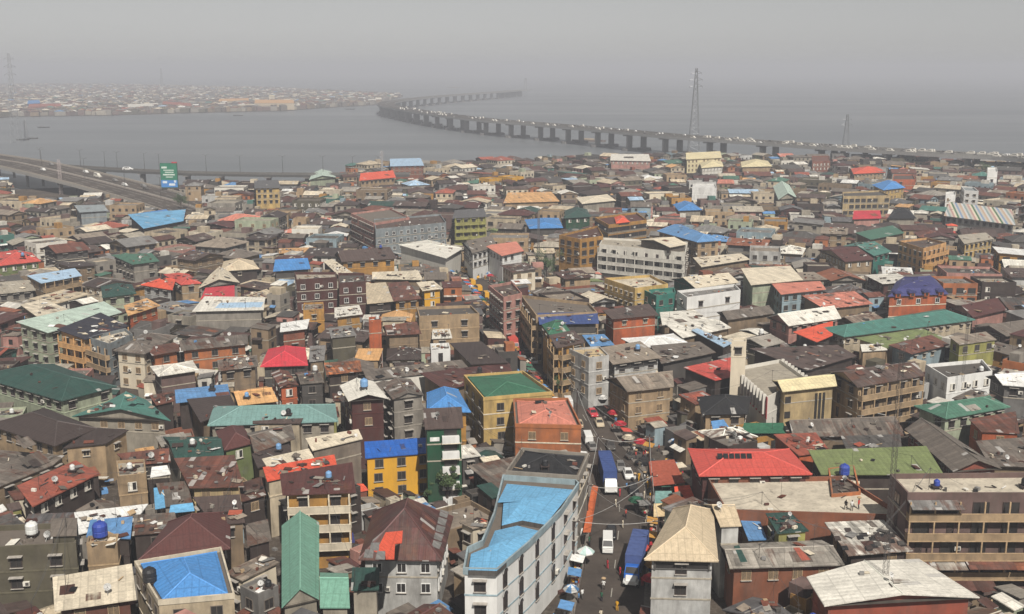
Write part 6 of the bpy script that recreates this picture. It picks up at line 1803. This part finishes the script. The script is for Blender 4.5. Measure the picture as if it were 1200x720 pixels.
for i in range(1, len(STS)-2):
    a, b_ = Vector(STS[i]), Vector(STS[i+1]); d = (b_-a); seg = d.length; d.normalize(); n = Vector((-d.y, d.x))
    for t in range(max(1, int(seg/3.2))):
        for s in (-1, 1):
            pv_ = px((*a, 0))[1]
            if RQ.random() < .22 or (s < 0 and 535 < pv_ < 625): continue
            q = a+d*(seg*(t+.5)/max(1, int(seg/3.2)))+n*s*RQ.uniform(5.2, 6.0)
            if RQ.random() < .45: c = RQ.choice(cols); umbrella(q.x, q.y, c[0], c[1], RQ.uniform(.85, 1.15), .15)
            else: stall(q.x, q.y, math.atan2(d.y, d.x)+RQ.uniform(-.1, .1), k)
            k += 1
for u, v in ((772,560),(782,556),(795,560),(776,583),(800,580),(812,590),(770,600),(786,600),(745,600),(755,605),(760,535),(750,530),(790,530)):
    q = at(u, v); stall(q.x, q.y, RQ.uniform(0, 3), k) if RQ.random() < .6 else umbrella(q.x, q.y, *RQ.choice(cols))
um = empty('market_umbrella', at(686, 664)+Vector((0,0,.1)))
um.location.z = .15; tag(um, 'big pale aqua umbrella at the lower street corner', 'umbrella')
m = MB()
for i in range(8):
    a, c = math.pi*i/4, math.pi*(i+1)/4; A, B_ = Vector((math.cos(a)*1.4, math.sin(a)*1.4, 2.4)), Vector((math.cos(c)*1.4, math.sin(c)*1.4, 2.4)); T_ = Vector((0,0,3.3)); f = C((190, 214, 208), .2) if i % 2 else C('white')
    m.face([A, B_, T_], f, CLOTH); m.face([B_-Vector((0,0,.2)), A-Vector((0,0,.2)), A, B_], f, CLOTH)
m.build('canopy', um); m = MB(); m.bar((0,0,0), (0,0,3.2), .04, C('grey'), STEEL); m.build('pole', um)
print('stalls', k)
# ---------------------------------------------------------------- cables over the street
def cable(a, b, sag, label, r=.045, grp='overhead cables across the street'):
    m = MB(); prev = None; N = 12
    for i in range(N+1):
        t = i/N; p = Vector(a).lerp(Vector(b), t); p.z -= sag*4*t*(1-t)
        if prev is not None: m.bar(prev, p, r, (.32,.31,.29,1) if r > .03 else (.05,.05,.05,1), PAINT, 3)
        prev = p
    o = m.build('overhead_cable' if r > .03 else 'rooftop_wire'); tag(o, label, 'cable', grp)
def upole(u, v, H=8.5):
    p = at(u, v); r = empty('utility_pole', p); tag(r, 'wooden utility pole beside the street', 'utility pole', 'utility poles beside the street')
    m = MB(); m.bar((0,0,0), (0,0,H), (.16,.11), C('brownd', .5), PAINT, 7); m.build('pole', r); m = MB(); m.box((0,0,H-.6), (1.8,.1,.12), C('brownd', .5), PAINT)
    for x in (-.8,0,.8): m.lathe([(.05,0),(.08,.08),(.04,.2)], (x,0,H-.54), C('cream'), PAINT, 6)
    m.build('cross_arm', r); return p+Vector((0,0,H-.5))
A_ = [upole(672,668), upole(688,622), upole(700,560), upole(763,610), upole(770,668), upole(760,560), upole(676,500), upole(650,452)]
for i, j in ((0,4),(1,3),(2,5),(1,4),(0,3),(2,3),(5,6),(3,4),(0,1),(1,2),(2,6),(6,7),(3,5)): cable(A_[i], A_[j], RQ.uniform(.5, 1.4), 'pale sagging cable strung between poles over the street')
near_b = [b for b in HAND if b.D < 330 and b.H > 5 and 'g' not in b.o]
ends = []
for b in near_b:
    if RQ.random() < .45:
        s_, t_ = RQ.uniform(.1, .9), RQ.uniform(.05, .5); p = top_of(b, s_, t_); z = ray_z(b, p.x, p.y); hh = RQ.uniform(1.8, 3.6)
        m = MB(); m.bar((0,0,-.1), (0,0,hh), .035, C('greyd'), STEEL, 5); m.box((0,0,hh-.2), (.5,.05,.05), C('greyd'), STEEL)
        o = m.build('roof_pole'); o.location = (p.x, p.y, z); tag(o, 'thin pipe pole holding a wire on a rooftop', 'pole', 'wire poles on the rooftops'); ends.append(Vector((p.x, p.y, z+hh-.1)))
nc = 0
for i, a in enumerate(ends):
    near = sorted(ends, key=lambda q: (q-a).length)[1:5]
    for q in near[:2]:
        if 6 < (q-a).length < 45 and nc < 110: cable(a, q, RQ.uniform(.3, 1.0), 'thin dark wire strung between rooftop poles', .022, 'wires between the rooftops'); nc += 1
# ---------------------------------------------------------------- people
def person_mesh(pose, shirt, legs, skin=(.06,.035,.022,1)):
    me = bpy.data.meshes.new('p')
    st, arm, ld = pose
    J = [((0,0,.95),.15),((0,0,1.2),.15),((0,0,1.42),.13),((0,0,1.52),.06),((0,.0,1.66),.105),((0,0,1.76),.07),
         ((.1,0,.9),.1),((.12,st,.5),.075),((.12,st*1.2+.05,.08),.05),((.12,st*1.2-.12,.04),.04),
         ((-.1,0,.9),.1),((-.12,-st,.5),.075),((-.12,-st*1.2+.05,.08),.05),((-.12,-st*1.2-.12,.04),.04),
         ((.21,0,1.42),.06),((.27,arm*.5+.02,1.15),.048),((.25,-abs(arm)*.7-.1,.92) if not ld else (.18,0,1.62),.035),
         ((-.21,0,1.42),.06),((-.27,-arm*.5+.02,1.15),.048),((-.25,arm*.5-.12,.92),.035)]
    E = [(0,1),(1,2),(2,3),(3,4),(4,5),(0,6),(6,7),(7,8),(8,9),(0,10),(10,11),(11,12),(12,13),(2,14),(14,15),(15,16),(2,17),(17,18),(18,19)]
    me.from_pydata([j[0] for j in J], E, []); o = bpy.data.objects.new('p', me); COL.objects.link(o)
    md = o.modifiers.new('s', 'SKIN'); sv_ = me.skin_vertices[0].data
    for i, j in enumerate(J): sv_[i].radius = (j[1], j[1])
    sv_[0].use_root = True; s2 = o.modifiers.new('u', 'SUBSURF'); s2.levels = 1; s2.render_levels = 1
    bpy.context.view_layer.update(); dg = bpy.context.evaluated_depsgraph_get(); ev = o.evaluated_get(dg).to_mesh()
    m = MB()
    for f in ev.polygons:
        vs_ = [ev.vertices[i].co.copy() for i in f.vertices]; c = f.center
        if c.z > 1.5: col = skin if c.z < 1.68 else (.01,.008,.007,1)
        elif abs(c.x) > .2 and c.z < 1.2: col = skin
        elif c.z > .88: col = shirt
        elif c.z > .1: col = legs
        else: col = (.03,.02,.02,1)
        m.face(vs_, col, CLOTH)
    o.evaluated_get(dg).to_mesh_clear(); bpy.data.objects.remove(o)
    if ld:
        m.lathe([(.05,1.78),(.3,1.82),(.36,1.95),(.25,2.05),(0,2.1)], (0,0,0), C(ld, .3), CLOTH, 8)
    return m.mesh('person')
SH = [('white', 'greyd', 'white shirt and dark trousers'), ('red', 'navyb', 'red top and dark skirt'), ('blues', 'brownd', 'blue shirt and brown trousers'), ('yellow', 'yellow', 'yellow dress'), ('black', 'greyd', 'black shirt and grey trousers'), ('greenm', 'navyb', 'green shirt and dark trousers'), ('cream', 'cream', 'long cream robe'), ('crimson', 'crimson', 'long crimson dress')]
PMs = []
for i, (a, c, t) in enumerate(SH):
    PMs.append((person_mesh((.16, .2, None), C(a), C(c)), t+', walking')); PMs.append((person_mesh((.03, .05, None), C(a), C(c)), t+', standing'))
    if i < 3: PMs.append((person_mesh((.13, .15, 'tan'), C(a), C(c)), t+', carrying a load on the head'))
def person(x, y, z, rz, where):
    me, t = RQ.choice(PMs); o = mobj('person', me, None, (x, y, z), rz, (1,1,RQ.uniform(.94, 1.04))); tag(o, f'person in {t}, {where}'.replace('carrying a load on the head', 'load on head').replace(' by the street', ''), 'person', f'people {where}'); return o
kk = 0
for i in range(1, len(STS)-6):
    a, b_ = Vector(STS[i]), Vector(STS[i+1]); d = b_-a; seg = d.length; n = Vector((-d.y, d.x)).normalized()
    for t in range(int(seg/(2.3 if i > 9 else 1.3))+1):
        off = RQ.uniform(-6.2, 6.2)
        if i > 13 and abs(off) < 3.4: off = 4.4*(1 if off > 0 else -1)+RQ.uniform(-.3, .3)
        if i <= 13 and 1.6 < abs(off) < 3.9: off = RQ.choice([RQ.uniform(-1.5, 1.5), 5.2, -5.4])
        q = a+d*RQ.random()+n*off; person(q.x, q.y, .02 if abs(off) < 4.7 else .15, RQ.uniform(0, 6.3), 'in the busy street'); kk += 1
for _ in range(26):
    u, v = RQ.uniform(738, 800), RQ.uniform(528, 600); q = at(u, v)
    if OCC[int((q.y-OY0)/OR), int((q.x-OX0)/OR)] == 9002: person(q.x, q.y, .02, RQ.uniform(0, 6.3), 'on the dirt yard by the street'); kk += 1
b = hb('wide stained cement')
for u, v in ((991,598),(998,599),(1006,597)):
    q = at(u, v, b.H); o = person(q.x, q.y, b.H+.03, RQ.uniform(0, 6), 'on the stained cement roof')
print('people', kk)
# ---------------------------------------------------------------- trees
def tree(x, y, H, R_, seed, label, z=0):
    rt = random.Random(seed); r = empty('tree', (x, y, z)); tag(r, label, 'tree')
    m = MB(); m.bar((0,0,0), (.1,.1,H*.5), (.28,.18), (.06,.045,.035,1), PAINT, 7)
    for k in range(6):
        a = k*1.05+rt.random(); m.bar((.1,.1,H*rt.uniform(.32,.5)), (math.cos(a)*R_*.6, math.sin(a)*R_*.6, H*rt.uniform(.6,.85)), (.12,.04), (.06,.045,.035,1), PAINT, 5)
    m.build('trunk', r); m = MB()
    cl = [(rt.gauss(0, .42)*R_, rt.gauss(0, .42)*R_, H*.68+rt.gauss(0, .13)*H, rt.uniform(.25, .5)*R_) for _ in range(16)]
    for cx, cy, cz, cr in cl:
        for _ in range(120):
            v = Vector((rt.gauss(0,1), rt.gauss(0,1), rt.gauss(0,.8))).normalized()*cr*rt.random()**.4; p = Vector((cx,cy,cz))+v
            s = rt.uniform(.12,.3); u = Vector((rt.gauss(0,1),rt.gauss(0,1),rt.gauss(0,.6))).normalized(); w_ = u.orthogonal().normalized()
            m.face([p-u*s, p+w_*s*.5, p+u*s, p-w_*s*.5], (.1,.1,.1,1), LEAF)
    m.build('crown', r)
for i, (u, v, H, R_, lab) in enumerate(((640,330,11,5.2,'dark round tree beside the ochre block with rusty rooftop'),(586,296,8,4.0,'green tree behind the white house right of the market hall'),(50,257,9,6,'green tree behind the red and green roofs near the ramp'),
     (1152,212,13,4.5,'dark tree left of the slim white tower block'),(882,200,10,7,'green tree by the lagoon right of the three-tier building'),(524,604,9.5,1.7,'small slender tree at the foot of the dark green tower'),(657,468,6.5,2.0,'pale green shrub at the street corner below the white house'),
     (508,600,6,1.5,'low bush beside the slender tree behind the rusty mansion'),(212,247,9,3,'small tree at the foot of the expressway ramp'),(1020,208,9,4,'small green tree in front of the long bridge'))):
    p = at(u, v); tree(p.x, p.y, H, R_, 50+i, lab)
# ---------------------------------------------------------------- haze
m = MB(); x0, x1, y0, y1, z0, z1 = -9000, 9000, -300, 11900, -4.2, 104.0
V = [(x0,y0,z0),(x1,y0,z0),(x1,y1,z0),(x0,y1,z0),(x0,y0,z1),(x1,y0,z1),(x1,y1,z1),(x0,y1,z1)]
me = bpy.data.meshes.new('haze'); me.from_pydata(V, [], [(0,3,2,1),(4,5,6,7),(0,1,5,4),(1,2,6,5),(2,3,7,6),(3,0,4,7)])
hm = bpy.data.materials.new('haze_air'); hm.use_nodes = True; n = hm.node_tree; n.nodes.clear()
ho = n.nodes.new('ShaderNodeOutputMaterial'); pv = n.nodes.new('ShaderNodeVolumePrincipled'); pv.inputs['Color'].default_value = (.78,.80,.865,1); pv.inputs['Density'].default_value = HAZE; pv.inputs['Anisotropy'].default_value = .0
n.links.new(pv.outputs[0], ho.inputs['Volume']); me.materials.append(hm)
ho_ = bpy.data.objects.new('haze', me); COL.objects.link(ho_); stuff(ho_, 'pale dusty haze filling the air over the lagoon', 'haze')
